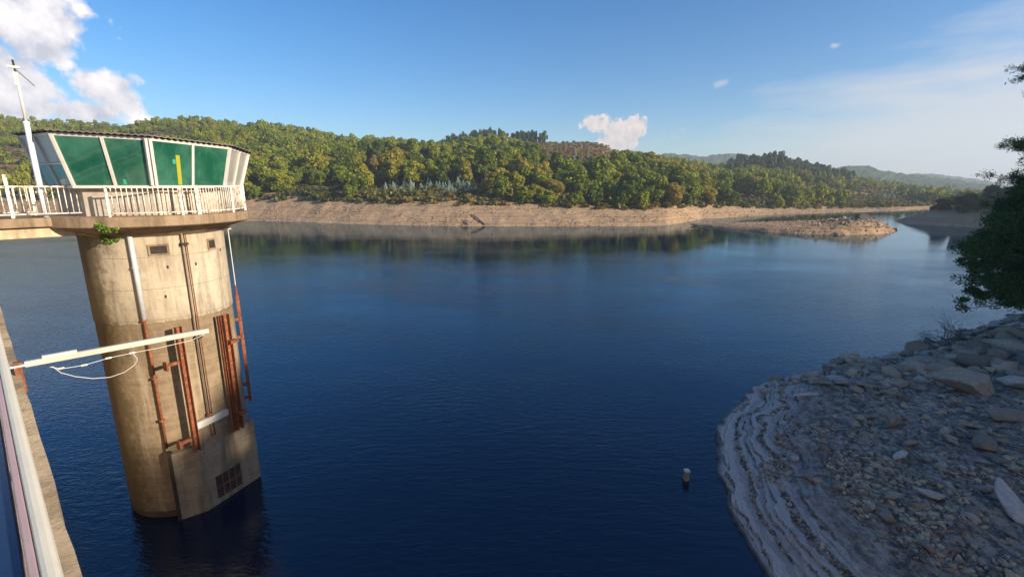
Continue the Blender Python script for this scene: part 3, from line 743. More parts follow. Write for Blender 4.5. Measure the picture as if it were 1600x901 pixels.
for px, py, rp in ((1510, 408, 14), (1522, 388, 20), (1530, 418, 19), (1545, 372, 22), (1555, 400, 26), (1548, 440, 15), (1520, 455, 12), (1506, 468, 7), (1535, 462, 13), (1562, 346, 22), (1580, 325, 24), (1575, 372, 28),
                   (1590, 350, 30), (1585, 410, 30), (1565, 440, 24), (1590, 450, 27), (1578, 468, 18), (1605, 312, 28), (1610, 380, 34), (1612, 430, 34), (1605, 470, 24), (1640, 330, 40), (1650, 400, 46), (1640, 460, 36), (1690, 360, 50), (1690, 430, 50), (1600, 298, 16), (1568, 452, 20)):
    for q in range(3):
        p = at_y(px, py, 36 + g.uniform(-3.2, 3.2) * (1 if q else .3)); r_ = rp / F * 37 * g.uniform(.75, 1.0)
        blobs.append((p.x - b1.x, p.y - b1.y, p.z - b1.z, r_))
V, Fq = lobe_leaves(blobs, 620, .19, .10, 55)
np_mesh('foliage', V, Fq, M['nearpine'], bt)
b2 = Vector((43.6, 36.2, 3.6)); limbs = []
for z0, Lg in ((10.2, 6.4), (10.9, 6.6), (11.5, 6.2), (12.3, 6.5), (12.9, 5.4), (13.4, 3.8), (16.4, 5.0), (17.2, 6.3), (17.8, 6.6), (18.4, 6.3), (19.2, 4.2), (20.2, 2.4)):
    for q in range(3): limbs.append((z0 + g.uniform(-.4, .4), (R(262) if q == 0 else g.uniform(0, 6.28)) + g.uniform(-.25, .25), Lg * g.uniform(.8, 1.05), g.uniform(.05, .22), 4.2))
limb_tree('tall_pine', b2, 21, limbs, 8, 'tall thin pine whose sparse tufts reach in from the right edge', 'tree', 3, 24, .22, .05, .14, .22)

# ================================================================== ROCKS
def hull_mesh(name, seed, sx, sy, sz, n=16, mat=None, bev=.03):
    g = random.Random(seed); bm = bmesh.new()
    for _ in range(n):
        v = Vector((g.gauss(0, 1), g.gauss(0, 1), g.gauss(0, 1))).normalized() * g.uniform(.75, 1.05)
        bm.verts.new((v.x * sx, v.y * sy, v.z * sz))
    r = bmesh.ops.convex_hull(bm, input=bm.verts)
    for v in [v for v in bm.verts if not v.link_faces]: bm.verts.remove(v)
    bmesh.ops.dissolve_limit(bm, angle_limit=R(14), verts=bm.verts, edges=bm.edges)
    bmesh.ops.bevel(bm, geom=bm.edges[:] , offset=bev, segments=1, affect='EDGES')
    bmesh.ops.triangulate(bm, faces=[f for f in bm.faces if len(f.verts) > 4])
    bmesh.ops.recalc_face_normals(bm, faces=bm.faces)
    me = bpy.data.meshes.new(name); bm.to_mesh(me); bm.free()
    if mat: me.materials.append(mat)
    return me
rock_me = [hull_mesh('rock', 900 + k, .5, .5 * rnd.uniform(.5, .9), .5 * rnd.uniform(.25, .62), rnd.choice((12, 16, 20)), M['rock'], .02) for k in range(12)]
far_me = [hull_mesh('boulder', 930 + k, .5, .5 * rnd.uniform(.6, .95), .5 * rnd.uniform(.5, .9), 14, M['farrock'], .03) for k in range(6)]
def put_rock(me, x, y, z, s, label, group, name='rock', cat='rock', rot=None):
    o = bpy.data.objects.new(name, me); COL.objects.link(o); o.location = (x, y, z)
    o.rotation_euler = rot or (rnd.uniform(-.25, .25), rnd.uniform(-.25, .25), rnd.uniform(0, 6.28)); o.scale = (s, s * rnd.uniform(.8, 1.2), s * rnd.uniform(.8, 1.2))
    return tag(o, label, cat, group)
def ground_hit(px, py):
    dvec = ray(px, py); o = Vector((0, 0, EYE)); t = 9.0
    ts = np.arange(9, 75, .15); X = dvec.x * ts; Yv = dvec.y * ts; Zv = EYE + dvec.z * ts
    h, _ = H_right(X, Yv, True); k = np.argmax((h > Zv) | (Zv < 0)); return X[k], Yv[k], h[k]
# named large rocks
BIG = []
def big(px, py, sx, sy, sz, seed, label, mat=M['rock'], rz=0, tilt=(0, 0), sink=.25, name='boulder', n=18):
    sx, sy, sz, sink = sx * 1.25, sy * 1.25, sz * 1.25, sink * .5
    x, y, z = ground_hit(px, py); BIG.append((x, y, .52 * max(sx, sy)))
    me = hull_mesh(name, seed, sx / 2, sy / 2, sz / 2, n, mat, .03); o = bpy.data.objects.new(name, me); COL.objects.link(o)
    o.location = (x, y, z + sz * (.5 - sink)); o.rotation_euler = (tilt[0], tilt[1], rz); return tag(o, label, 'rock')
big(1507, 612, 3.0, 2.0, 1.35, 41, 'large grey humped boulder in the middle of the rocky bank', rz=-.5, tilt=(0, .12))
big(1587, 800, 1.05, 2.0, .42, 47, 'big pale flat slab standing at the lower right edge of the bank', M['palerock'], rz=-.10, tilt=(.45, .25), sink=.1, name='stone_slab', n=12)
big(1448, 778, 1.05, .55, .34, 43, 'pale pink-white wedge-shaped stone lying alone on the lower bank', M['palerock'], rz=-.65, tilt=(.2, .12), sink=.15, name='stone', n=12)
big(1386, 816, .62, .5, .40, 44, 'blue-grey square block low on the bank beside dark rubble', rz=.3, name='stone')
big(1239, 723, .48, .40, .30, 45, 'small pale cube-like stone just above the shoreline terraces', M['palerock'], rz=.4, name='stone')
big(1307, 571, 1.3, .8, .55, 46, 'dark squat rock on the far waterline of the bank', rz=.2, name='stone')
big(1432, 549, 2.2, 1.1, .9, 48, 'rounded brown boulder at the water side of the rock heap', rz=.15)
big(1552, 566, 3.2, 1.1, .8, 49, 'long tilted grey slab in the rock heap under the dark tree', rz=.65, tilt=(.2, .3), name='stone_slab')
big(1590, 606, 2.0, 1.3, .7, 50, 'pale grey flat boulder at the right edge of the upper bank', M['palerock'], rz=.2, tilt=(.1, .1))
big(1392, 668, 1.0, .8, .75, 51, 'grey two-toned block halfway up the bank', rz=.6, name='stone')
big(1420, 697, .60, .42, .30, 52, 'small brown square stone between pale pebbles on the bank', rz=.3, name='stone')
big(1575, 655, 2.1, 1.0, .55, 53, 'greenish grey flat slab on the right of the bank', rz=-.2, name='stone_slab')
big(1405, 715, 1.05, .4, .28, 54, 'pale elongated bone-shaped stone in mid bank', M['palerock'], rz=.6, name='stone')
big(1260, 621, 1.6, .6, .20, 56, 'thin pale flat slab near the corner of the shore', M['palerock'], rz=.05, sink=.1, name='stone_slab')
big(1535, 700, 1.3, .9, .6, 57, 'dark angular block above the pale slab', rz=.9)
# scattered individual rocks: the larger ones
gr = np.random.default_rng(77)
cx = gr.uniform(9, 60, 26000); cy = gr.uniform(6, 55, 26000)
hz_, dd_ = H_right(cx, cy, True)
up_ = (dd_ > .6); an_ = cx / cy
infr = up_ & (an_ < 1.25) & (an_ > .3) & (cy > 9.5)
cx, cy, hz_, dd_ = cx[infr], cy[infr], hz_[infr], dd_[infr]
clump = vnoise(cx * .45, cy * .45, 19) + .35 * sm(cy, 24, 34) + .25 * sm(dd_, 3, 8)
order = np.argsort(-(clump + gr.random(len(cx)) * .5))
cnt = 0
for i in order:
    if cnt >= 275: break
    if any(math.hypot(cx[i] - b[0], cy[i] - b[1]) < b[2] * 1.1 for b in BIG): continue
    if gr.random() > .45: continue
    s = float(gr.uniform(.35, .85)) * (1 + 2.2 * float(sm(cy[i], 22, 36)))
    if dd_[i] < 3: s *= .5
    if cy[i] < 15: s *= .7
    lab = 'grey angular rock in the heap on the upper bank' if cy[i] > 26 else 'grey angular stone on the lower rocky bank'
    gp = 'rocks of the upper bank heap' if cy[i] > 26 else 'stones on the lower rocky bank'
    put_rock(rock_me[int(gr.integers(12))], cx[i], cy[i], hz_[i] + s * .14, s, lab, gp, 'rock' if cy[i] > 26 else 'stone'); cnt += 1
# rubble: one mass of small stones
def rubble(name, X, Yv, Zv, S, mat, seed):
    g = np.random.default_rng(seed); base = []
    for k in range(8):
        me = hull_mesh('tmp', seed + k, .5, .38, .26, 9, None, .001) if False else None
        bm = bmesh.new(); gg = random.Random(seed + k)
        for _ in range(9):
            v = Vector((gg.gauss(0, 1), gg.gauss(0, 1), gg.gauss(0, 1))).normalized(); bm.verts.new((v.x * .5, v.y * .38, v.z * .27))
        bmesh.ops.convex_hull(bm, input=bm.verts)
        for v in [v for v in bm.verts if not v.link_faces]: bm.verts.remove(v)
        bmesh.ops.triangulate(bm, faces=bm.faces); bmesh.ops.recalc_face_normals(bm, faces=bm.faces); bm.verts.index_update()
        base.append((np.array([v.co[:] for v in bm.verts]), np.array([[v.index for v in f.verts] for f in bm.faces]))); bm.free()
    Vs = []; Fs = []; off = 0
    for x, y, z, s in zip(X, Yv, Zv, S):
        Vb, Fb = base[g.integers(8)]; a = g.uniform(0, 6.28); c, sn = math.cos(a), math.sin(a); tl = g.uniform(-.5, .5)
        W = np.stack([Vb[:, 0] * c - Vb[:, 1] * sn, Vb[:, 0] * sn + Vb[:, 1] * c, Vb[:, 2] + Vb[:, 0] * tl * .5], 1) * s + (x, y, z + s * .06)
        Vs.append(W); Fs.append(Fb + off); off += len(Vb)
    return tag(np_mesh(name, np.concatenate(Vs), np.concatenate(Fs), mat), kind='stuff')
n = 60000; ra = gr.uniform(R(22), R(52), n); rdist = 11 * (60 / 11) ** (gr.random(n) ** .85)
X = rdist * np.sin(ra); Yv = rdist * np.cos(ra); h, dd = H_right(X, Yv, True)
pz_ = vnoise(X * .8, Yv * .8, 23) * .6 + vnoise(X * .25, Yv * .25, 24) * .5
band = H_right.riser
keep = (dd > .1) & np.where(dd < 4.4, (band & (gr.random(n) < .42)) | ((pz_ > .74) & (gr.random(n) < .6)), gr.random(n) < np.clip((pz_ - .52) * 4.0 + .6 * sm(Yv, 26, 34), .03, .95))
for (bx, by, br) in BIG: keep &= np.hypot(X - bx, Yv - by) > br
X, Yv, h, dd, rdist = X[keep], Yv[keep], h[keep], dd[keep], rdist[keep]
sz = (.055 + .24 * gr.random(len(X)) ** 2.0) * (.6 + rdist / 24) * (1 + 1.8 * sm(Yv, 24, 32)) * (1 + .9 * (gr.random(len(X)) > .93)); sz = np.where(dd < 4, sz * .62, sz)
print('RUBBLE', len(X))
rubble('rubble', X, Yv, h, sz, M['rubble'], 800)
# far bank debris
n = 9000; uu = gr.uniform(-.62, .82, n); Ys_, Yb_, _, _, _ = far_params(uu); Yv = Ys_ + gr.uniform(0.02, 1.05, n) * 21
zf, _, t1f, _ = H_far(uu, Yv); pzz = vnoise(uu * Yv * .12, Yv * .2, 31)
keep = (t1f > .03) & (gr.random(n) < np.clip((pzz - .35) * 2, .05, 1))
rubble('far_bank_rubble', (uu * Yv)[keep], Yv[keep], zf[keep], gr.uniform(.25, 1.05, keep.sum()), M['farrock'], 820)
# spit: larger boulders each a thing, rest rubble
X = gr.uniform(SPT[:, 0].min(), SPT[:, 0].max(), 9000); Yv = gr.uniform(SPT[:, 1].min(), SPT[:, 1].max(), 9000)
zs, ds = H_spit(X, Yv); pxx = 800 + X / Yv * 744.5
k = (ds > -.2) & (pxx > 1285) & (gr.random(9000) < .5); sel = np.where(k)[0]
for i in sel[:66]:
    put_rock(far_me[int(gr.integers(6))], X[i], Yv[i], zs[i] + .1, float(gr.uniform(.9, 2.3)), 'tan boulder piled at the outer end of the low spit', 'boulders piled on the end of the spit', 'boulder', 'boulder')
k = (ds > 0.2) & (gr.random(9000) < np.clip((pxx - 1130) / 260, .08, .9)); sel = np.where(k)[0][:1500]
rubble('spit_rubble', X[sel], Yv[sel], zs[sel], gr.uniform(.2, .9, len(sel)), M['farrock'], 840)
def dark_rock(px, py, Yw, sx, sy, sz, seed, label, zoff=0):
    p = at_y(px, py, Yw); me = hull_mesh('boulder', seed, sx / 2, sy / 2, sz / 2, 18, M['darkrock'], .08)
    o = bpy.data.objects.new('boulder', me); COL.objects.link(o); o.location = (p.x, p.y, p.z + zoff); tag(o, label, 'rock')
Ysp = at_z(1345, 362, 0).y
dark_rock(1347, 339, Ysp + 3, 4.6, 3.4, 2.6, 61, 'dark round boulder crowning the top of the spit')
dark_rock(1085, 351, at_z(1085, 352.5, 0).y, 4.0, 1.5, .8, 62, 'low dark rock at the inner tip of the spit')
dark_rock(1105, 352, at_z(1105, 354, 0).y, 4.5, 1.5, .9, 63, 'flat dark rock beside the inner tip of the spit')

# drift wood and dead shrub
def branch(name, pxs_, r, label, mat=M['dead'], cat='driftwood', lift=.1):
    pts_ = [Vector(ground_hit(*p)) + Vector((0, 0, lift)) for p in pxs_]
    root = pts_[0]; o = MB().tube([p - root for p in pts_], [r * (1 - .7 * i / (len(pts_) - 1)) for i in range(len(pts_))], 7).build(name, mat, None, smooth=True)
    o.location = root; return tag(o, label, cat)
branch('driftwood', [(1245, 747), (1262, 748), (1280, 744), (1296, 740)], .055, 'pale forked stick lying on the silt of the lower bank')
branch('driftwood', [(1300, 722), (1308, 708), (1316, 697)], .04, 'thin greenish stick standing out of the stones mid bank')
branch('driftwood', [(1402, 560), (1406, 570), (1405, 580), (1410, 586)], .07, 'white curved branch near the water side of the rock heap', lift=.3)
branch('driftwood', [(1420, 572), (1428, 566), (1430, 556)], .06, 'short bleached branch beside the white curved branch', lift=.4)
def bush(name, base, size, seed, label):
    g = random.Random(seed); mb = MB()
    def grow(p, d, L, r, k):
        q = p + d * L; m = (p + q) / 2 + Vector((g.uniform(-1, 1), g.uniform(-1, 1), g.uniform(-1, 1))) * L * .08
        mb.tube([p, m, q], [r, r * .8, r * .6], 4)
        if k:
            for _ in range(g.choice((3, 4))):
                nd = (d + Vector((g.uniform(-1, 1), g.uniform(-1, 1), g.uniform(-.8, .8))) * .75).normalized(); grow(q, nd, L * g.uniform(.5, .8), r * .55, k - 1)
    for _ in range(9): grow(Vector((g.uniform(-.6, .6), g.uniform(-.4, .4), 0)), Vector((g.uniform(-1.3, .5), g.uniform(-.6, .6), g.uniform(.1, .7))).normalized(), size * g.uniform(.35, .6), .035, 3)
    o = mb.build(name, M['twig']); o.location = base; return tag(o, label, 'shrub')
bush('dead_shrub', Vector(ground_hit(1515, 538)) + Vector((0, 0, .2)), 2.6, 4, 'bare leafless shrub sprawling over the rocks below the dark tree')
bush('dead_shrub', Vector(ground_hit(1480, 545)), 1.7, 9, 'low tangle of dead twigs on the rocks near the water')
# fallen logs on the far bank
def farlog(a, b, r, label):
    def hit(px, py):
        u0 = (px - 800) / 744.5
        for Yc in np.arange(160, 260, .25):
            zc_ = float(H_far(np.array(u0), np.array(Yc))[0])
            if zc_ > max(0, EYE + slope(py) * Yc): return Vector((u0 * Yc, Yc, zc_ + .3))
        return Vector((u0 * 170, 170, .3))
    p, q = hit(*a), hit(*b); o = MB().tube([Vector((0, 0, 0)), (q - p) * .5 + Vector((0, 0, .15)), q - p], [r, r * .8, r * .5], 7).build('fallen_log', M['twig'], None, smooth=True); o.location = p; tag(o, label, 'log')
farlog((757, 352), (735, 336), .32, 'dark fallen trunk slanting down to the water on the far bank')
farlog((729, 352), (726, 346), .25, 'short dark stump end left of the slanting trunk on the far bank')

# ================================================================== INTAKE TOWER
C = Vector((-14.88, 19.46, 0)); RT = 2.43; DK = 12.55
tower = empty('intake_tower', (C.x, C.y, 0), 0, 'round weathered concrete intake tower carrying a green-glazed control cabin', 'tower')
N = Vector((.92, -.38, 0)).normalized(); TT = Vector((.38, .92, 0)).normalized()      # flat face normal and direction
Bd = Vector((.655, .756, 0)).normalized(); Dd = Vector((-.756, .655, 0)).normalized()  # out from the dam / along the dam
K = Vector((.607, -.794, 0))                                                            # towards the camera
def ring(r, n=96, cx=0, cy=0): return [(C.x + cx + r * math.cos(2 * math.pi * i / n), C.y + cy + r * math.sin(2 * math.pi * i / n)) for i in range(n)]
sh = MB()
zs_ = [-2.5, 0, 2, 4, 6, 8.38, 8.42, 10, 12.0]
for i, z in enumerate(zs_):
    for p in ring(RT if z > 8.4 else RT - .03): sh.v.append(Vector((p[0], p[1], z)))
for i in range(len(zs_) - 1):
    for j in range(96): sh.f.append([i * 96 + j, i * 96 + (j + 1) % 96, (i + 1) * 96 + (j + 1) % 96, (i + 1) * 96 + j])
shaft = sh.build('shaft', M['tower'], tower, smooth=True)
def surf(px, py, off=0.0, r=RT):
    """point on the cylinder"""
    d = ray(px, py); o = Vector((0, 0, EYE)); ox, oy = o.x - C.x, o.y - C.y; rr_ = r + off
    a = d.x ** 2 + d.y ** 2; b = 2 * (ox * d.x + oy * d.y); c = ox * ox + oy * oy - rr_ * rr_; disc = b * b - 4 * a * c
    t = (-b - math.sqrt(disc)) / 2 / a if disc > 0 else -b / 2 / a
    return o + d * t
# bottom box
P1, P2, P3 = (C + K * 2.62 - K.cross(Vector((0, 0, 1))) * 0), None, None
a1 = at_z(283, 812, 0); a2 = at_z(326, 797, 0); a3 = at_z(408, 743, 0)
inner = [C + (a3 - C).normalized() * 1.2, C + (a1 - C).normalized() * 1.2]
poly = [(a1.x, a1.y), (a2.x, a2.y), (a3.x, a3.y), (inner[0].x, inner[0].y), (inner[1].x, inner[1].y)]
MB().prism(poly, -2.5, 3.0).build('gate_housing', M['box'], tower, bevel=.03)
# window in the housing face
fn = Vector(((a3 - a2).y, -(a3 - a2).x, 0)).normalized()
w = [at_plane(px, py, a2 + fn * .01, fn) for px, py in ((337, 742), (374, 726), (379, 757), (341, 775))]
wc = sum(w, Vector()) / 4; ww = ((w[1] - w[0]).length + (w[2] - w[3]).length) / 2; wh = ((w[0] - w[3]).length + (w[1] - w[2]).length) / 2; wd = (a3 - a2).normalized()
win = MB().box(wc, (ww, .03, wh), wd).build('opening', M['dark'], tower)
for f in (-.25, 0, .25): MB().box(wc + wd * ww * f + fn * .025, (.035, .03, wh), wd).build('bar', M['rust'], win, local=False).data.transform(Matrix.Translation(-Vector((C.x, C.y, 0))))
MB().box(wc + fn * .03, (ww, .03, .04), wd).build('bar', M['rust'], win, local=False).data.transform(Matrix.Translation(-Vector((C.x, C.y, 0))))
# thin dark box painting the shade between the housing and the shaft
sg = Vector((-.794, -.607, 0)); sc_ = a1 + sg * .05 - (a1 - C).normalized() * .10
MB().box((sc_.x, sc_.y, .5), (.13, .26, 5.2), sg).build('shade_strip', M['dark'], tower)
# upper vents
for (px, py, wpx, hpx) in ((248, 390, 20, 12), (330, 381, 12, 13)):
    c = surf(px, py, .005); nn = (c - C); nn.z = 0; nn.normalize(); t_ = Vector((0, 0, 1)).cross(nn); k = (c - Vector((0, 0, EYE))).length / F * .97
    b = MB().box(c, (wpx * k + .06, .05, hpx * k + .06), t_).build('vent', M['slab'], tower)
    MB().box(c + nn * .03, (wpx * k * .86, .012, hpx * k * .8), t_).build('opening', M['dark'], b, local=False).data.transform(Matrix.Translation(-Vector((C.x, C.y, 0))))
for (px, py) in ((262, 417), (259, 463), (306, 412), (344, 390)):
    c = surf(px, py, .005); nn = (c - C); nn.z = 0; nn.normalize()
    MB().box(c, (.06, .02, .12), Vector((0, 0, 1)).cross(nn)).build('hole', M['dark'], tower)
# drain pipe: grey above, rusty below
def pipe_line(px, py, z0, z1, off, r, name, mat, n=10):
    p = surf(px, py, off); return MB().tube([(p.x, p.y, z0), (p.x, p.y, z1)], r, n).build(name, mat, tower, smooth=True)
p = surf(215, 440, .09)
MB().tube([(p.x, p.y, 8.55), (p.x, p.y, 12.1)], .085, 12).build('drain_pipe', M['grey'], tower, smooth=True)
MB().tube([(p.x, p.y, 3.2), (p.x, p.y, 8.6)], .05, 10).build('drain_pipe', M['rust'], tower, smooth=True)['label'] = 'rusty lower length of the drain pipe'
for z in (4.4, 6.2, 8.55, 10.6): MB().tube([(p.x, p.y, z), (p.x, p.y, z + .07)], .105, 12).build('pipe_collar', M['rust'] if z < 9 else M['grey'], tower)
# flat guide face: two rusty channels, rods and brackets
off = 2.62
def gp(px, py, o=off): return at_plane(px, py, C + N * o, N)
gl = gp(290, 600); gR = gp(362, 585)
def channel(c, w, d, z0, z1, name='gate_guide'):
    mb = MB()
    mb.box((c.x, c.y, (z0 + z1) / 2), (w, .02, z1 - z0), TT)
    for s in (-1, 1): mb.box(Vector((c.x, c.y, (z0 + z1) / 2)) + TT * s * (w / 2) + N * d / 2, (.02, d, z1 - z0), TT)
    return mb.build(name, M['rust'], tower)
GT = 8.3
channel(gl, .20, .16, 3.0, GT); channel(gR, .24, .18, 3.0, GT); 
g3 = gp(349, 560); channel(g3, .10, .12, 3.0, GT)
for z in (3.6, 6.9):
    MB().box((gl.x, gl.y, z) if False else Vector((gl.x, gl.y, z)) - TT * .35 + N * .0, (.55, .10, .12), TT).build('bracket', M['rust'], tower)
    MB().box(Vector((gl.x, gl.y, z)) - TT * .62 + N * .03, (.07, .22, .34), TT).build('bracket', M['rust'], tower)
    MB().box(Vector((gR.x, gR.y, z + .2)) + TT * .1 + N * .2, (.34, .30, .12), TT).build('bracket', M['rust'], tower)
# concrete packing behind the guides and light sill at their foot
q1 = gp(307, 672, 2.5); q2 = gp(358, 655, 2.5)
mid = (q1 + q2) / 2; wdt = (Vector((q2.x, q2.y, 0)) - Vector((q1.x, q1.y, 0))).length
MB().box(Vector((mid.x, mid.y, 3.95)) - N * .02, (wdt, .16, .28), TT).build('gate_lintel', M['whiteclean'], tower, bevel=.01)
MB().box(Vector((mid.x, mid.y, 3.4)) - N * .09, (wdt, .12, .8), TT).build('gate_leaf', M['slab'], tower)
# twin rods
for i, px in enumerate((297, 303)):
    q = surf(px - 4, 430, .12); r_ = Vector((q.x, q.y, 0))
    MB().tube([(q.x, q.y, 3.2), (q.x, q.y, 12.1)], .032 if i == 0 else .022, 8).build('lifting_rod', M['slab'] if i == 0 else M['rust'], tower, smooth=True)
for z in (4.2, 7.6, 11.4):
    q = surf(295, 430, .10); nn = Vector((q.x - C.x, q.y - C.y, 0)).normalized()
    MB().box((q.x, q.y, z), (.26, .16, .09), Vector((0, 0, 1)).cross(nn)).build('rod_bracket', M['dark'] if z > 7 else M['rust'], tower)
# ladder frame outside the right limb
Rt = Vector((.794, .607, 0)); L0 = C + Rt * 2.66 + K * .35
lp = at_plane(383, 560, L0, K.cross(Vector((0, 0, 1))).cross(Vector((0, 0, 1))) if False else K)
L0 = Vector((lp.x, lp.y, 0))
MB().box((L0.x, L0.y, 6.1), (.13, .10, 5.2), Rt).build('guide_post', M['rust'], tower)
MB().tube([(L0.x, L0.y, 8.6), (L0.x - .02, L0.y, 12.2)], .02, 8).build('hanger_rod', M['whiteclean'], tower)
MB().box((L0.x, L0.y, 11.75), (.22, .06, .06), Rt).build('hanger_clamp', M['whiteclean'], tower)
MB().tube([(L0.x, L0.y, 8.55), (L0.x, L0.y, 9.2)], [.06, .02], 8).build('rod_end', M['rust'], tower)
for z, l in ((7.6, .35), (6.75, .75), (4.4, .30), (3.72, .8)):
    MB().box(Vector((L0.x, L0.y, z)) - Rt * l / 2 + K * .0, (l, .10, .13), Rt).build('bracket', M['rust'], tower)
inner_post = L0 - Rt * .62
# concrete rib / thin cables in front of guides
# deck
def circ_arc(r, n=72): return ring(r, n)
deck = MB(); n = 72; RD = 3.50
rings = [(RT + .02, 11.75), (RT + .35, 11.95), (RD - .03, 12.17), (RD, 12.2), (RD, DK), (0.05, DK)]
for r_, z in rings:
    for p in ring(r_, n): deck.v.append(Vector((p[0], p[1], z)))
for i in range(len(rings) - 1):
    for j in range(n): deck.f.append([i * n + j, i * n + (j + 1) % n, (i + 1) * n + (j + 1) % n, (i + 1) * n + j])
deck.build('deck', M['slab'], tower)
# cabin
CC = C + Vector((.12, .15, 0)); ang0 = -96.5
def oct_pt(r, k, z): a = R(ang0 + 45 * k); return Vector((CC.x + r * math.cos(a), CC.y + r * math.sin(a), z))
def roof_z(p): return EYE + 1.60 - .027 * (p.x - CC.x) - .034 * (p.y - CC.y)
RB, RTOP = 3.17, 3.60; SILL = EYE + .02
low = [oct_pt(2.95, k, DK) for k in range(8)]
MB().prism([(p.x, p.y) for p in low], DK, SILL - .10).build('cabin_wall', M['cabwall'], tower)
sl = [oct_pt(RB + .07, k, 0) for k in range(8)]
MB().prism([(p.x, p.y) for p in sl], SILL - .10, SILL).build('sill', M['whiteclean'], tower, bevel=.01)
for k in range(8):
    b0, b1_ = oct_pt(RB, k, SILL), oct_pt(RB, k + 1, SILL); t0, t1_ = oct_pt(RTOP, k, 0), oct_pt(RTOP, k + 1, 0)
    t0.z = roof_z(t0) - .04; t1_.z = roof_z(t1_) - .04
    nrm = (b1_ - b0).cross(t0 - b0).normalized()
    if nrm.x * (b0.x - CC.x) + nrm.y * (b0.y - CC.y) < 0: nrm = -nrm
    def pt(a, b): return (b0.lerp(b1_, a)).lerp(t0.lerp(t1_, a), b)
    # corner post
    MB().bar(b0, t0, .10, .13, nrm).build('corner_post', M['whiteclean'], tower, bevel=.008)
    if k == 1: MB().bar(b0 + (b1_ - b0).normalized() * -.13, t0 + (b1_ - b0).normalized() * -.13, .09, .12, nrm).build('corner_post', M['whiteclean'], tower, bevel=.008)
    kind = 'green' if k in (0, 1) else 'paleglass'
    halves = ((0.0, .5), (.5, 1.0))
    for (u0, u1) in halves:
        g_ = .012
        if k == 7 and u0 == 0.0 or k == 7 and u0 == .5:
            # left face: pale panels above a transom, door glass below
            for (v0, v1, mt) in ((0, .42, 'doorglass'), (.46, 1, 'paleglass')):
                q = [pt(u0 + g_, v0), pt(u1 - g_, v0), pt(u1 - g_, v1), pt(u0 + g_, v1)]
                MB().add(q + [c - nrm * .03 for c in q], [(0, 1, 2, 3), (7, 6, 5, 4), (0, 4, 5, 1), (1, 5, 6, 2), (2, 6, 7, 3), (3, 7, 4, 0)]).build('pane', M[mt], tower)
        else:
            q = [pt(u0 + g_, 0), pt(u1 - g_, 0), pt(u1 - g_, 1), pt(u0 + g_, 1)]
            o = MB().add(q + [c - nrm * .03 for c in q], [(0, 1, 2, 3), (7, 6, 5, 4), (0, 4, 5, 1), (1, 5, 6, 2), (2, 6, 7, 3), (3, 7, 4, 0)]).build('pane', M[kind], tower)
            inv = Matrix.Translation(-Vector((C.x, C.y, 0)))
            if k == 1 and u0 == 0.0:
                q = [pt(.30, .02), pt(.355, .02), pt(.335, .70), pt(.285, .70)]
                MB().add([c + nrm * .006 for c in q] + [c + nrm * .001 for c in q], [(0, 1, 2, 3), (7, 6, 5, 4), (0, 4, 5, 1), (1, 5, 6, 2), (2, 6, 7, 3), (3, 7, 4, 0)]).build('yellow_reflection', M['yellow'], o, local=False).data.transform(inv)  # yellow reflection on the pane, painted as a thin raised strip
                q = [pt(.245, .50), pt(.28, .50), pt(.28, .60), pt(.245, .60)]
                MB().add([c + nrm * .006 for c in q] + [c + nrm * .001 for c in q], [(0, 1, 2, 3), (7, 6, 5, 4), (0, 4, 5, 1), (1, 5, 6, 2), (2, 6, 7, 3), (3, 7, 4, 0)]).build('handle', M['teal'], o, local=False).data.transform(inv)
            if k == 0 and u0 == .5:
                q = [pt(.60, .02), pt(.64, .02), pt(.64, .13), pt(.60, .13)]
                MB().add([c + nrm * .006 for c in q] + [c + nrm * .001 for c in q], [(0, 1, 2, 3), (7, 6, 5, 4), (0, 4, 5, 1), (1, 5, 6, 2), (2, 6, 7, 3), (3, 7, 4, 0)]).build('handle', M['teal'], o, local=False).data.transform(inv)
    wmul = .09 if k in (0, 1) else .05
    MB().bar(pt(.5, 0) + nrm * .01, pt(.5, 1) + nrm * .01, wmul, .09, nrm).build('mullion', M['whiteclean'], tower, bevel=.006)
    if k == 7: MB().bar(pt(0, .44) + nrm * .015, pt(1, .44) + nrm * .015, .05, .07, nrm).build('transom', M['whiteclean'], tower)
    MB().bar(pt(0, .995) - nrm * .01, pt(1, .995) - nrm * .01, .10, .06, nrm).build('head_rail', M['whiteclean'], tower)
# corrugated roof: sheets with ripples, clipped to an octagon
rb = MB(); RO = RTOP + .20
oc = [oct_pt(RO, k, 0) for k in range(8)]
def oct_extent(a):
    a = (math.degrees(a) - ang0) % 45 - 22.5; return RO * math.cos(R(22.5)) / math.cos(R(a))
nA, nR = 360, 40; dirv = Vector((.95, -.3, 0)).normalized()
for i in range(nR + 1):
    for j in range(nA):
        a = 2 * math.pi * j / nA; r_ = oct_extent(a) * i / nR; p = Vector((CC.x + r_ * math.cos(a), CC.y + r_ * math.sin(a), 0))
        s_ = (p - CC).dot(Vector((.79, .61, 0))); p.z = roof_z(p) + .05 + .022 * math.sin(s_ * 2 * math.pi / .18); rb.v.append(p)
for i in range(nR):
    for j in range(nA): rb.f.append([i * nA + j, i * nA + (j + 1) % nA, (i + 1) * nA + (j + 1) % nA, (i + 1) * nA + j])
rf = rb.build('roof', M['roof'], tower); sd = rf.modifiers.new('s', 'SOLIDIFY'); sd.thickness = .035; sd.offset = 0

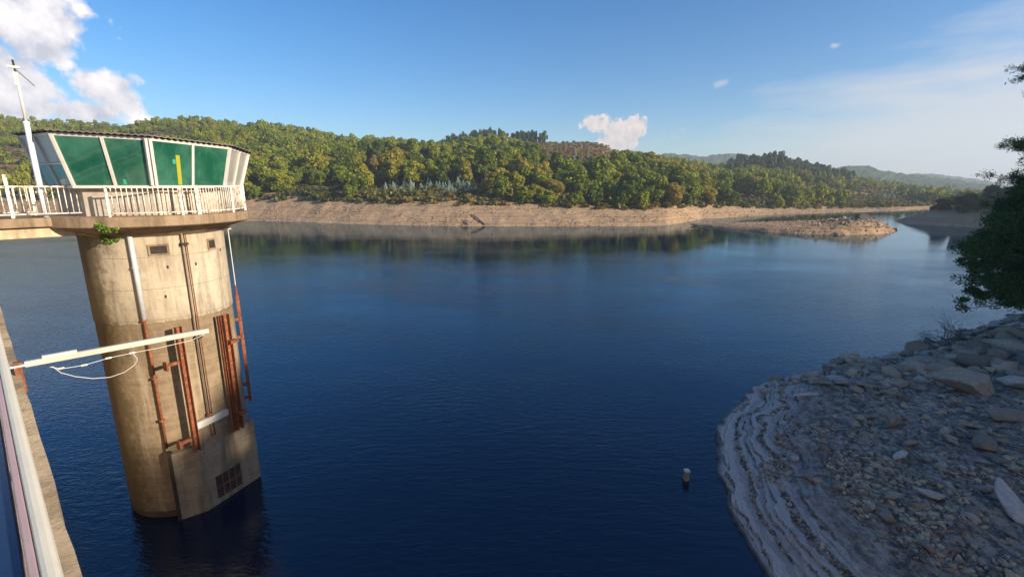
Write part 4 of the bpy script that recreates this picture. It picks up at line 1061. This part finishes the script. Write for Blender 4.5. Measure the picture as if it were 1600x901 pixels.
# deck railing -------------------------------------------------------------
def railing(name, path, label, base, top=1.0, pitch=.145, posts=(0, -1), bow=0.0, mat='white', pr=.05, mid=True):
    root = empty(name, path[0], 0, label, 'railing')
    path = [Vector(p) for p in path]; seg = [(path[i + 1] - path[i]).length for i in range(len(path) - 1)]; tot = sum(seg)
    def at(s):
        for i, L in enumerate(seg):
            if s <= L or i == len(seg) - 1: return path[i].lerp(path[i + 1], min(1, s / L))
            s -= L
    def off(z): return [p + Vector((0, 0, z)) for p in path]
    MB().tube(off(top), .030, 8).build('top_rail', M[mat], root, smooth=True)
    MB().tube(off(.12), .022, 8).build('bottom_rail', M[mat], root, smooth=True)
    for s in posts:
        p = at(tot if s == -1 else s * tot); MB().box(p + Vector((0, 0, (top + .06) / 2)), (pr * 1.6, pr * 1.6, top + .06), Bd).build('post', M[mat], root, bevel=.006)
    nb = int(tot / pitch)
    for i in range(1, nb):
        p = at(tot * i / nb); MB().tube([p + Vector((0, 0, .12)), p + Vector((0, 0, top - .02))], .016, 6).build('baluster', M[mat], root, smooth=True)
    return root
def arc(a0, a1, r=RD - .13, n=24, c=C): return [Vector((c.x + r * math.cos(R(a0 + (a1 - a0) * i / n)), c.y + r * math.sin(R(a0 + (a1 - a0) * i / n)), DK)) for i in range(n + 1)]
railing('railing', arc(-73, -28), 'rusty white railing curving round the front of the tower deck', None, 1.0, .145, (0, .80, 1))
railing('railing', arc(-27, 70), 'rust-streaked white railing round the right-hand side of the tower deck', None, 1.02, .11, (0, .28, .55, 1))
# footbridge ---------------------------------------------------------------
E0 = Dd * 22.55; E1 = Dd * 24.55
bridge = empty('footbridge', (E0 + Bd * .1).to_tuple()[:2] + (DK,), 0, 'short concrete footbridge joining the dam to the tower deck', 'bridge')
mid = (E0 + E1) / 2
MB().box(mid + Bd * 1.0 + Vector((0, 0, DK - .16)), (3.3, 2.15, .30), Bd).build('bridge_slab', M['slab'], bridge, bevel=.02)
for e in (E0 + Dd * .25, E1 - Dd * .25): MB().box(e + Bd * 1.3 + Vector((0, 0, DK - .50)), (3.0, .28, .36), Bd).build('beam', M['dam'], bridge, bevel=.02)
railing('railing', [E0 + Bd * -.6 + Dd * .06 + Vector((0, 0, DK)), E0 + Bd * 1.15 + Dd * .06 + Vector((0, 0, DK)), E0 + Bd * 3.05 + Dd * .06 + Vector((0, 0, DK))], 'white railing along the near side of the footbridge', None, 1.03, .15, (0, .42, 1))
railing('railing', [E1 + Bd * -.4 - Dd * .06 + Vector((0, 0, DK)), E1 + Bd * 1.6 - Dd * .06 + Vector((0, 0, DK))], 'white railing along the far side of the footbridge', None, 1.0, .15, (0, 1))
# weed under the deck
def weed(p, label):
    g_ = np.random.default_rng(5); Pn = g_.normal(size=(24, 3)) * (.16, .16, .06); V, Fq = leaves_at(Pn, 6, .13, .08, 5, .05)
    o = np_mesh('weed', V, Fq, M['weed']); o.location = p; return tag(o, label, 'weed')
weed(at_plane(168, 355, C + K * 3.2, K), 'small bright green weed growing under the edge of the tower deck')
weed(surf(172, 372, .1), 'lower tuft of green weed on top of the tower shaft')
# mast ---------------------------------------------------------------------
mp = at_plane(62, 290, Dd * 22.85, Dd)
mast = empty('weather_mast', (mp.x, mp.y, DK), 0, 'pale grey weather mast standing beside the cabin on the footbridge', 'mast')
zt = mp.z + 2.05; zt2 = at_plane(22, 100, Dd * 22.85, Dd).z
MB().tube([(mp.x, mp.y, DK), (mp.x, mp.y, zt)], [.09, .075], 14).build('pole', M['palepole'], mast, smooth=True)
MB().tube([(mp.x, mp.y, zt - .05), (mp.x, mp.y, zt + .03)], .09, 14).build('collar', M['palepole'], mast)
MB().tube([(mp.x, mp.y, zt), (mp.x, mp.y, zt2 - .35)], [.048, .04], 12).build('upper_pole', M['whiteclean'], mast, smooth=True)
MB().box((mp.x - .03, mp.y, zt2 - .45), (.11, .10, .42), Rt).build('sensor_box', M['cream'], mast, bevel=.02)
MB().tube([(mp.x, mp.y, zt2 - .25), (mp.x - .02, mp.y, zt2 + .12)], .03, 8).build('spike', M['dark'], mast)
MB().bar(Vector((mp.x, mp.y, zt2 - .15)), Vector((mp.x, mp.y, zt2 - .62)) + Rt * .38, .035, .035).build('stay', M['roof'], mast)
MB().tube([Vector((mp.x, mp.y, zt2 - .1)) - Rt * .16, Vector((mp.x, mp.y, zt2 - .1)) + Rt * .12], .045, 10).build('wind_vane', M['cream'], mast)
MB().box((mp.x, mp.y, DK + .85), (.25, .2, .06), Rt).build('pole_clamp', M['grey'], mast)
# gate post at the extreme left
gpz = at_plane(5, 270, Dd * 23.5, Dd)
o = MB().box((gpz.x, gpz.y, DK + .62), (.10, .10, 1.62), Bd).build('gate_post', M['white'], None, bevel=.01); 
o.data.transform(Matrix.Translation(-Vector((gpz.x, gpz.y, DK)))); o.location = (gpz.x, gpz.y, DK); tag(o, 'white gate post at the dam end of the footbridge', 'post')

# ================================================================== DAM
def along(dist_, n_, z): return Dd * dist_ + Bd * n_ + Vector((0, 0, z))
dam = empty('dam_wall', along(0, -.2, 0), 0, 'concrete dam wall with a weathered ledge below the white handrail', 'dam')
LZ = EYE - 1.90
mb = MB()
prof = [(-1.6, LZ + .02), (.085, LZ - .05), (.085, LZ - .35), (-.02, LZ - .45), (-.02, -3), (-1.6, -3)]
nS = 140; rg = random.Random(2)
S_ = [-18 + i * (62 / nS) for i in range(nS + 1)]
for i, s_ in enumerate(S_):
    ch = float(fbm(np.array(s_ * 3.0), np.array(.5), 90, 4)) * .035 if -3 < s_ < 40 else 0
    for j, (n_, z_) in enumerate(prof): mb.v.append(along(s_, n_ + (ch if j in (1, 2) else 0), z_ + (ch * .4 if j == 1 else 0)))
m_ = len(prof)
for i in range(nS):
    for j in range(m_): mb.f.append([i * m_ + j, i * m_ + (j + 1) % m_, (i + 1) * m_ + (j + 1) % m_, (i + 1) * m_ + j])
mb.f.append(list(range(m_))); mb.f.append([nS * m_ + j for j in range(m_)][::-1])
mb.build('wall_body', M['dam'], dam)
MB().box(along(13, -2.6, 6), (62, 2.0, 2 * (LZ - 6) - .02 + 0), Dd).build('crest_body', M['dam'], dam)
# flakes of spalled concrete on the ledge
hr = empty('handrail', along(0, 0, LZ), 0, 'sunlit white steel handrail running away along the dam ledge', 'handrail')
HZ = EYE - .90
MB().bar(along(-6, -.010, HZ), along(26, -.010, HZ), .036, .05).build('top_rail', mat_paint('handrail_cream', (.86, .78, .58), .5, .12), hr, bevel=.012)
MB().bar(along(-6, -.038, HZ - .008), along(26, -.038, HZ - .008), .018, .05).build('shaded_side', mat_paint('shaded_side_tint', (.55, .38, .36), .5, .3), hr, bevel=.004)  # inner face of the rail, its shade put into the tint
for s_ in np.arange(-5.5, 25, 2.4):
    MB().box(along(float(s_), -.012, (HZ + LZ) / 2 - .03), (.03, .03, HZ - LZ - .04), Dd).build('post', M['cream'], hr)
pn = empty('cover_panel', along(0, -.5, HZ), 0, 'glossy navy blue metal panel on the inner side of the white handrail', 'panel')
MB().bar(along(-6, -.572, HZ - .035), along(26, -.572, HZ - .035), 1.04, .03).build('sheet', M['bluepanel'], pn, bevel=.005)
MB().bar(along(-6, -.62, HZ - .21), along(26, -.62, HZ - .21), .9, .30).build('frame', M['grey'], pn)
# boom with wire loop
p_in = at_plane(35, 570, along(6.57, 0, 0), Dd); 
B0 = at_z(38, 569, EYE - 1.85); B1 = at_z(326, 516, EYE - 1.85)
boom = empty('boom_arm', B0, 0, 'off-white steel arm reaching out over the water from the dam ledge', 'arm')
MB().bar(B0, B1, .054, .062).build('beam', mat_paint('weathered_arm_paint', (.52, .48, .41), .6, .4), boom, bevel=.006)
MB().bar(B0 - (B1 - B0).normalized() * .30, B0 + (B1 - B0).normalized() * .12, .09, .02).build('bracket_plate', M['grey'], boom)
MB().box(B0 - Vector((0, 0, .13)) - (B1 - B0).normalized() * .05, (.06, .05, .34), (B1 - B0).normalized()).build('bracket_post', M['rust'], boom)
bd = (B1 - B0).normalized(); BL = (B1 - B0).length
MB().bar(B0 + bd * .14 + Vector((0, 0, .045)), B0 + bd * .42 + Vector((0, 0, .045)), .04, .03).build('clamp', M['grey'], boom)
def bpt(px, py): return at_plane(px, py, B0 - Vector((0, 0, 0)), Vector((bd.y, -bd.x, 0)))
wl = empty('wire_loop', bpt(85, 572), 0, 'thin pale wire loop with small insulators hanging under the steel arm', 'wire')
pts1 = [bpt(*p) for p in ((78, 573), (96, 576), (132, 570), (170, 559), (207, 551), (250, 543), (300, 531), (320, 522))]
MB().tube(pts1, .0035, 6).build('strand', M['wire'], wl)
pts2 = [bpt(*p) for p in ((82, 572), (95, 582), (118, 588), (145, 591), (172, 589), (195, 581), (210, 570), (215, 561), (207, 551))]
MB().tube(pts2, .0035, 6).build('strand', M['wire'], wl)
for p in ((96, 575), (132, 570), (170, 559), (207, 551)):
    q = bpt(*p); MB().tube([q - bd * .03, q + bd * .025], .011, 8).build('insulator', M['whiteclean'], wl)
# marker post in the lake
mk = at_z(1072, 749, 0)
mr = empty('marker_post', mk, 0, 'short concrete marker post with a white cap standing in the open water', 'post')
MB().box(mk + Vector((0, 0, -.15)), (.22, .22, 1.25), (1, .12, 0)).build('shaft', M['box'], mr, bevel=.02)
MB().box(mk + Vector((0, 0, .50)), (.24, .24, .07), (1, .12, 0)).build('cap', M['whiteclean'], mr, bevel=.015)

# ================================================================== HAZE
hz = NT('haze_air'); hz.t.nodes.remove(hz.b); pv = hz.n('ShaderNodeVolumePrincipled'); pv.inputs['Color'].default_value = (.72, .85, 1, 1); pv.inputs['Density'].default_value = .00034; pv.inputs['Anisotropy'].default_value = .2
hz.l(pv.outputs[0], hz.t.nodes['Material Output'].inputs['Volume'])
tag(MB().box((0, 1150, 78), (5200, 3100, 166)).build('haze', hz.m), kind='stuff')

# ================================================================== SKY, SUN, CAMERA
SUN_AZ, SUN_EL = R(116), R(19)
world = bpy.data.worlds.new('World'); scene.world = world; world.use_nodes = True
class WT(NT):
    def __init__(s): s.t = world.node_tree
w_ = WT(); bg = world.node_tree.nodes['Background']
sk = w_.n('ShaderNodeTexSky', sky_type='NISHITA', sun_disc=False, sun_elevation=SUN_EL, sun_rotation=SUN_AZ, air_density=1.0, dust_density=.6, ozone_density=3.0, altitude=300)
hs = w_.n('ShaderNodeHueSaturation'); hs.inputs['Saturation'].default_value = 1.32; hs.inputs['Hue'].default_value = .505; hs.inputs['Value'].default_value = 1.0; w_.l(sk.outputs[0], hs.inputs['Color'])
co = w_.n('ShaderNodeTexCoord').outputs['Generated']
nrm_ = w_.n('ShaderNodeVectorMath', operation='NORMALIZE'); w_.l(co, nrm_.inputs[0]); D_ = nrm_.outputs[0]
sp = w_.n('ShaderNodeSeparateXYZ'); w_.l(D_, sp.inputs[0])
az = w_.math('ARCTAN2', sp.outputs[0], sp.outputs[1]); el = w_.math('ARCSINE', sp.outputs[2])
big_n = w_.n('ShaderNodeTexNoise'); big_n.inputs['Scale'].default_value = 9; big_n.inputs['Detail'].default_value = 9; big_n.inputs['Roughness'].default_value = .62; w_.l(D_, big_n.inputs['Vector'])
fine = w_.math('SUBTRACT', big_n.outputs['Fac'], .5)
def azel(px, py):
    d = ray(px, py).normalized(); return math.atan2(d.x, d.y), math.asin(d.z)
def blob(px, py, wpx, hpx, gain=1.0):
    a0, e0 = azel(px, py); a1_, _ = azel(px + wpx, py); _, e1 = azel(px, py - hpx)
    qx = w_.math('DIVIDE', w_.math('SUBTRACT', az, a0), abs(a1_ - a0)); qy = w_.math('DIVIDE', w_.math('SUBTRACT', el, e0), abs(e1 - e0))
    r2 = w_.math('ADD', w_.math('MULTIPLY', qx, qx), w_.math('MULTIPLY', qy, qy))
    return w_.math('MULTIPLY', w_.math('SUBTRACT', 1.0, w_.math('SQRT', r2)), gain)
def union(bl):
    m = bl[0]
    for b in bl[1:]: m = w_.math('MAXIMUM', m, b)
    return m
cum = union([blob(20, 20, 130, 60), blob(70, 60, 72, 46), blob(-60, 110, 130, 75), blob(165, 135, 66, 36), blob(20, 150, 120, 42), blob(190, 160, 58, 30), blob(100, 98, 26, 16, .6), blob(-250, 30, 260, 170), blob(100, 172, 150, 26, .8)])
def sn(scale, detail, vec=None, rough=.6):
    x = w_.n('ShaderNodeTexNoise'); x.inputs['Scale'].default_value = scale; x.inputs['Detail'].default_value = detail; x.inputs['Roughness'].default_value = rough
    w_.l(vec or D_, x.inputs['Vector']); return w_.math('SUBTRACT', x.outputs['Fac'], .5)
off_ = w_.n('ShaderNodeVectorMath', operation='ADD'); w_.l(D_, off_.inputs[0]); off_.inputs[1].default_value = (.022, -.004, .022)
nA_, nB_ = sn(11, 10), sn(70, 8)
m1 = w_.ramp(w_.math('ADD', cum, w_.math('MULTIPLY', nA_, 3.2)), [(.02, 0.0), (.34, 1.0)])
relief = w_.math('SUBTRACT', nA_, sn(11, 10, off_.outputs[0]))
c2 = union([blob(930, 192, 26, 15), blob(962, 205, 26, 20), blob(992, 192, 22, 13), blob(965, 222, 34, 26), blob(985, 205, 24, 18)])
m2 = w_.ramp(w_.math('ADD', c2, w_.math('MULTIPLY', nB_, 2.0)), [(.02, 0.0), (.30, 1.0)])
c3 = union([blob(1127, 130, 17, 7, .8), blob(1303, 71, 12, 6, .75), blob(1398, 242, 26, 9, .6), blob(1045, 215, 30, 10, .25)])
m3 = w_.ramp(w_.math('ADD', c3, w_.math('MULTIPLY', nB_, 3.0)), [(.1, 0.0), (.9, .6)])
# thin veil towards the right
ci = w_.n('ShaderNodeTexNoise'); ci.inputs['Scale'].default_value = 3.2; ci.inputs['Detail'].default_value = 8; ci.inputs['Roughness'].default_value = .6
mpn = w_.n('ShaderNodeMapping'); mpn.inputs['Scale'].default_value = (1.0, 1.0, 6.0); mpn.inputs['Rotation'].default_value = (R(0), R(-8), 0); w_.l(D_, mpn.inputs[0]); w_.l(mpn.outputs[0], ci.inputs['Vector'])
eltop = w_.math('MULTIPLY_ADD', az, .34, -.015)      # the veil climbs towards the right
vv = w_.math('SUBTRACT', eltop, el)
veil = w_.ramp(w_.math('ADD', w_.math('MULTIPLY', vv, 2.6), w_.math('MULTIPLY', w_.math('SUBTRACT', ci.outputs['Fac'], .5), 1.1)), [(.0, 0.0), (.40, .74), (1.0, .90)])
veil = w_.math('MULTIPLY', veil, w_.ramp(az, [(.10, 0.0), (.45, 1.0)]))
# cloud colour: sunlit cream with lilac grey bodies
shn = w_.n('ShaderNodeTexNoise'); shn.inputs['Scale'].default_value = 7; shn.inputs['Detail'].default_value = 7; shn.inputs['Distortion'].default_value = .5; w_.l(D_, shn.inputs['Vector'])
cc = w_.ramp(w_.math('MULTIPLY_ADD', relief, 1.5, w_.math('MULTIPLY_ADD', w_.math('SUBTRACT', shn.outputs['Fac'], .5), -1.6, .5)), [(.25, (4.0, 4.1, 4.7)), (.48, (6.4, 6.1, 6.2)), (.72, (8.8, 8.0, 7.5))])
cc2 = w_.mix(w_.ramp(w_.math('MULTIPLY_ADD', nB_, 1.6, .5), [(.3, .3), (.7, 1.0)]), (4.0, 3.7, 3.8), (6.0, 5.2, 4.7))
base = hs.outputs[0]
base = w_.mix(veil, base, (4.5, 4.4, 4.5))
base = w_.mix(m3, base, (4.6, 4.4, 4.6))
base = w_.mix(m2, base, cc2)
base = w_.mix(m1, base, cc)
w_.l(base, bg.inputs[0]); bg.inputs[1].default_value = .09

sun = bpy.data.lights.new('sun', 'SUN'); sun.energy = 4.7; sun.angle = R(.53); sun.color = (1, .85, .66)
so = bpy.data.objects.new('sun', sun); COL.objects.link(so)
sd_ = Vector((math.sin(SUN_AZ) * math.cos(SUN_EL), math.cos(SUN_AZ) * math.cos(SUN_EL), math.sin(SUN_EL)))
so.rotation_euler = sd_.to_track_quat('Z', 'Y').to_euler(); so.location = (60, -20, 60)
cam = bpy.data.cameras.new('camera'); cam.sensor_width = 36; cam.lens = 36 * F / 1600; cam.clip_start = .05; cam.clip_end = 20000
co_ = bpy.data.objects.new('camera', cam); COL.objects.link(co_); co_.location = (0, 0, EYE); co_.rotation_euler = (math.pi / 2 - PITCH, 0, 0); scene.camera = co_
vs = scene.view_settings; vs.view_transform = 'Standard'; vs.look = 'None'; vs.exposure = .95; vs.gamma = 1; vs.use_curve_mapping = False
scene.cycles.max_bounces = 6; scene.cycles.transparent_max_bounces = 4; scene.cycles.volume_bounces = 0; scene.cycles.use_denoising = True
scene.cycles.sample_clamp_indirect = 6
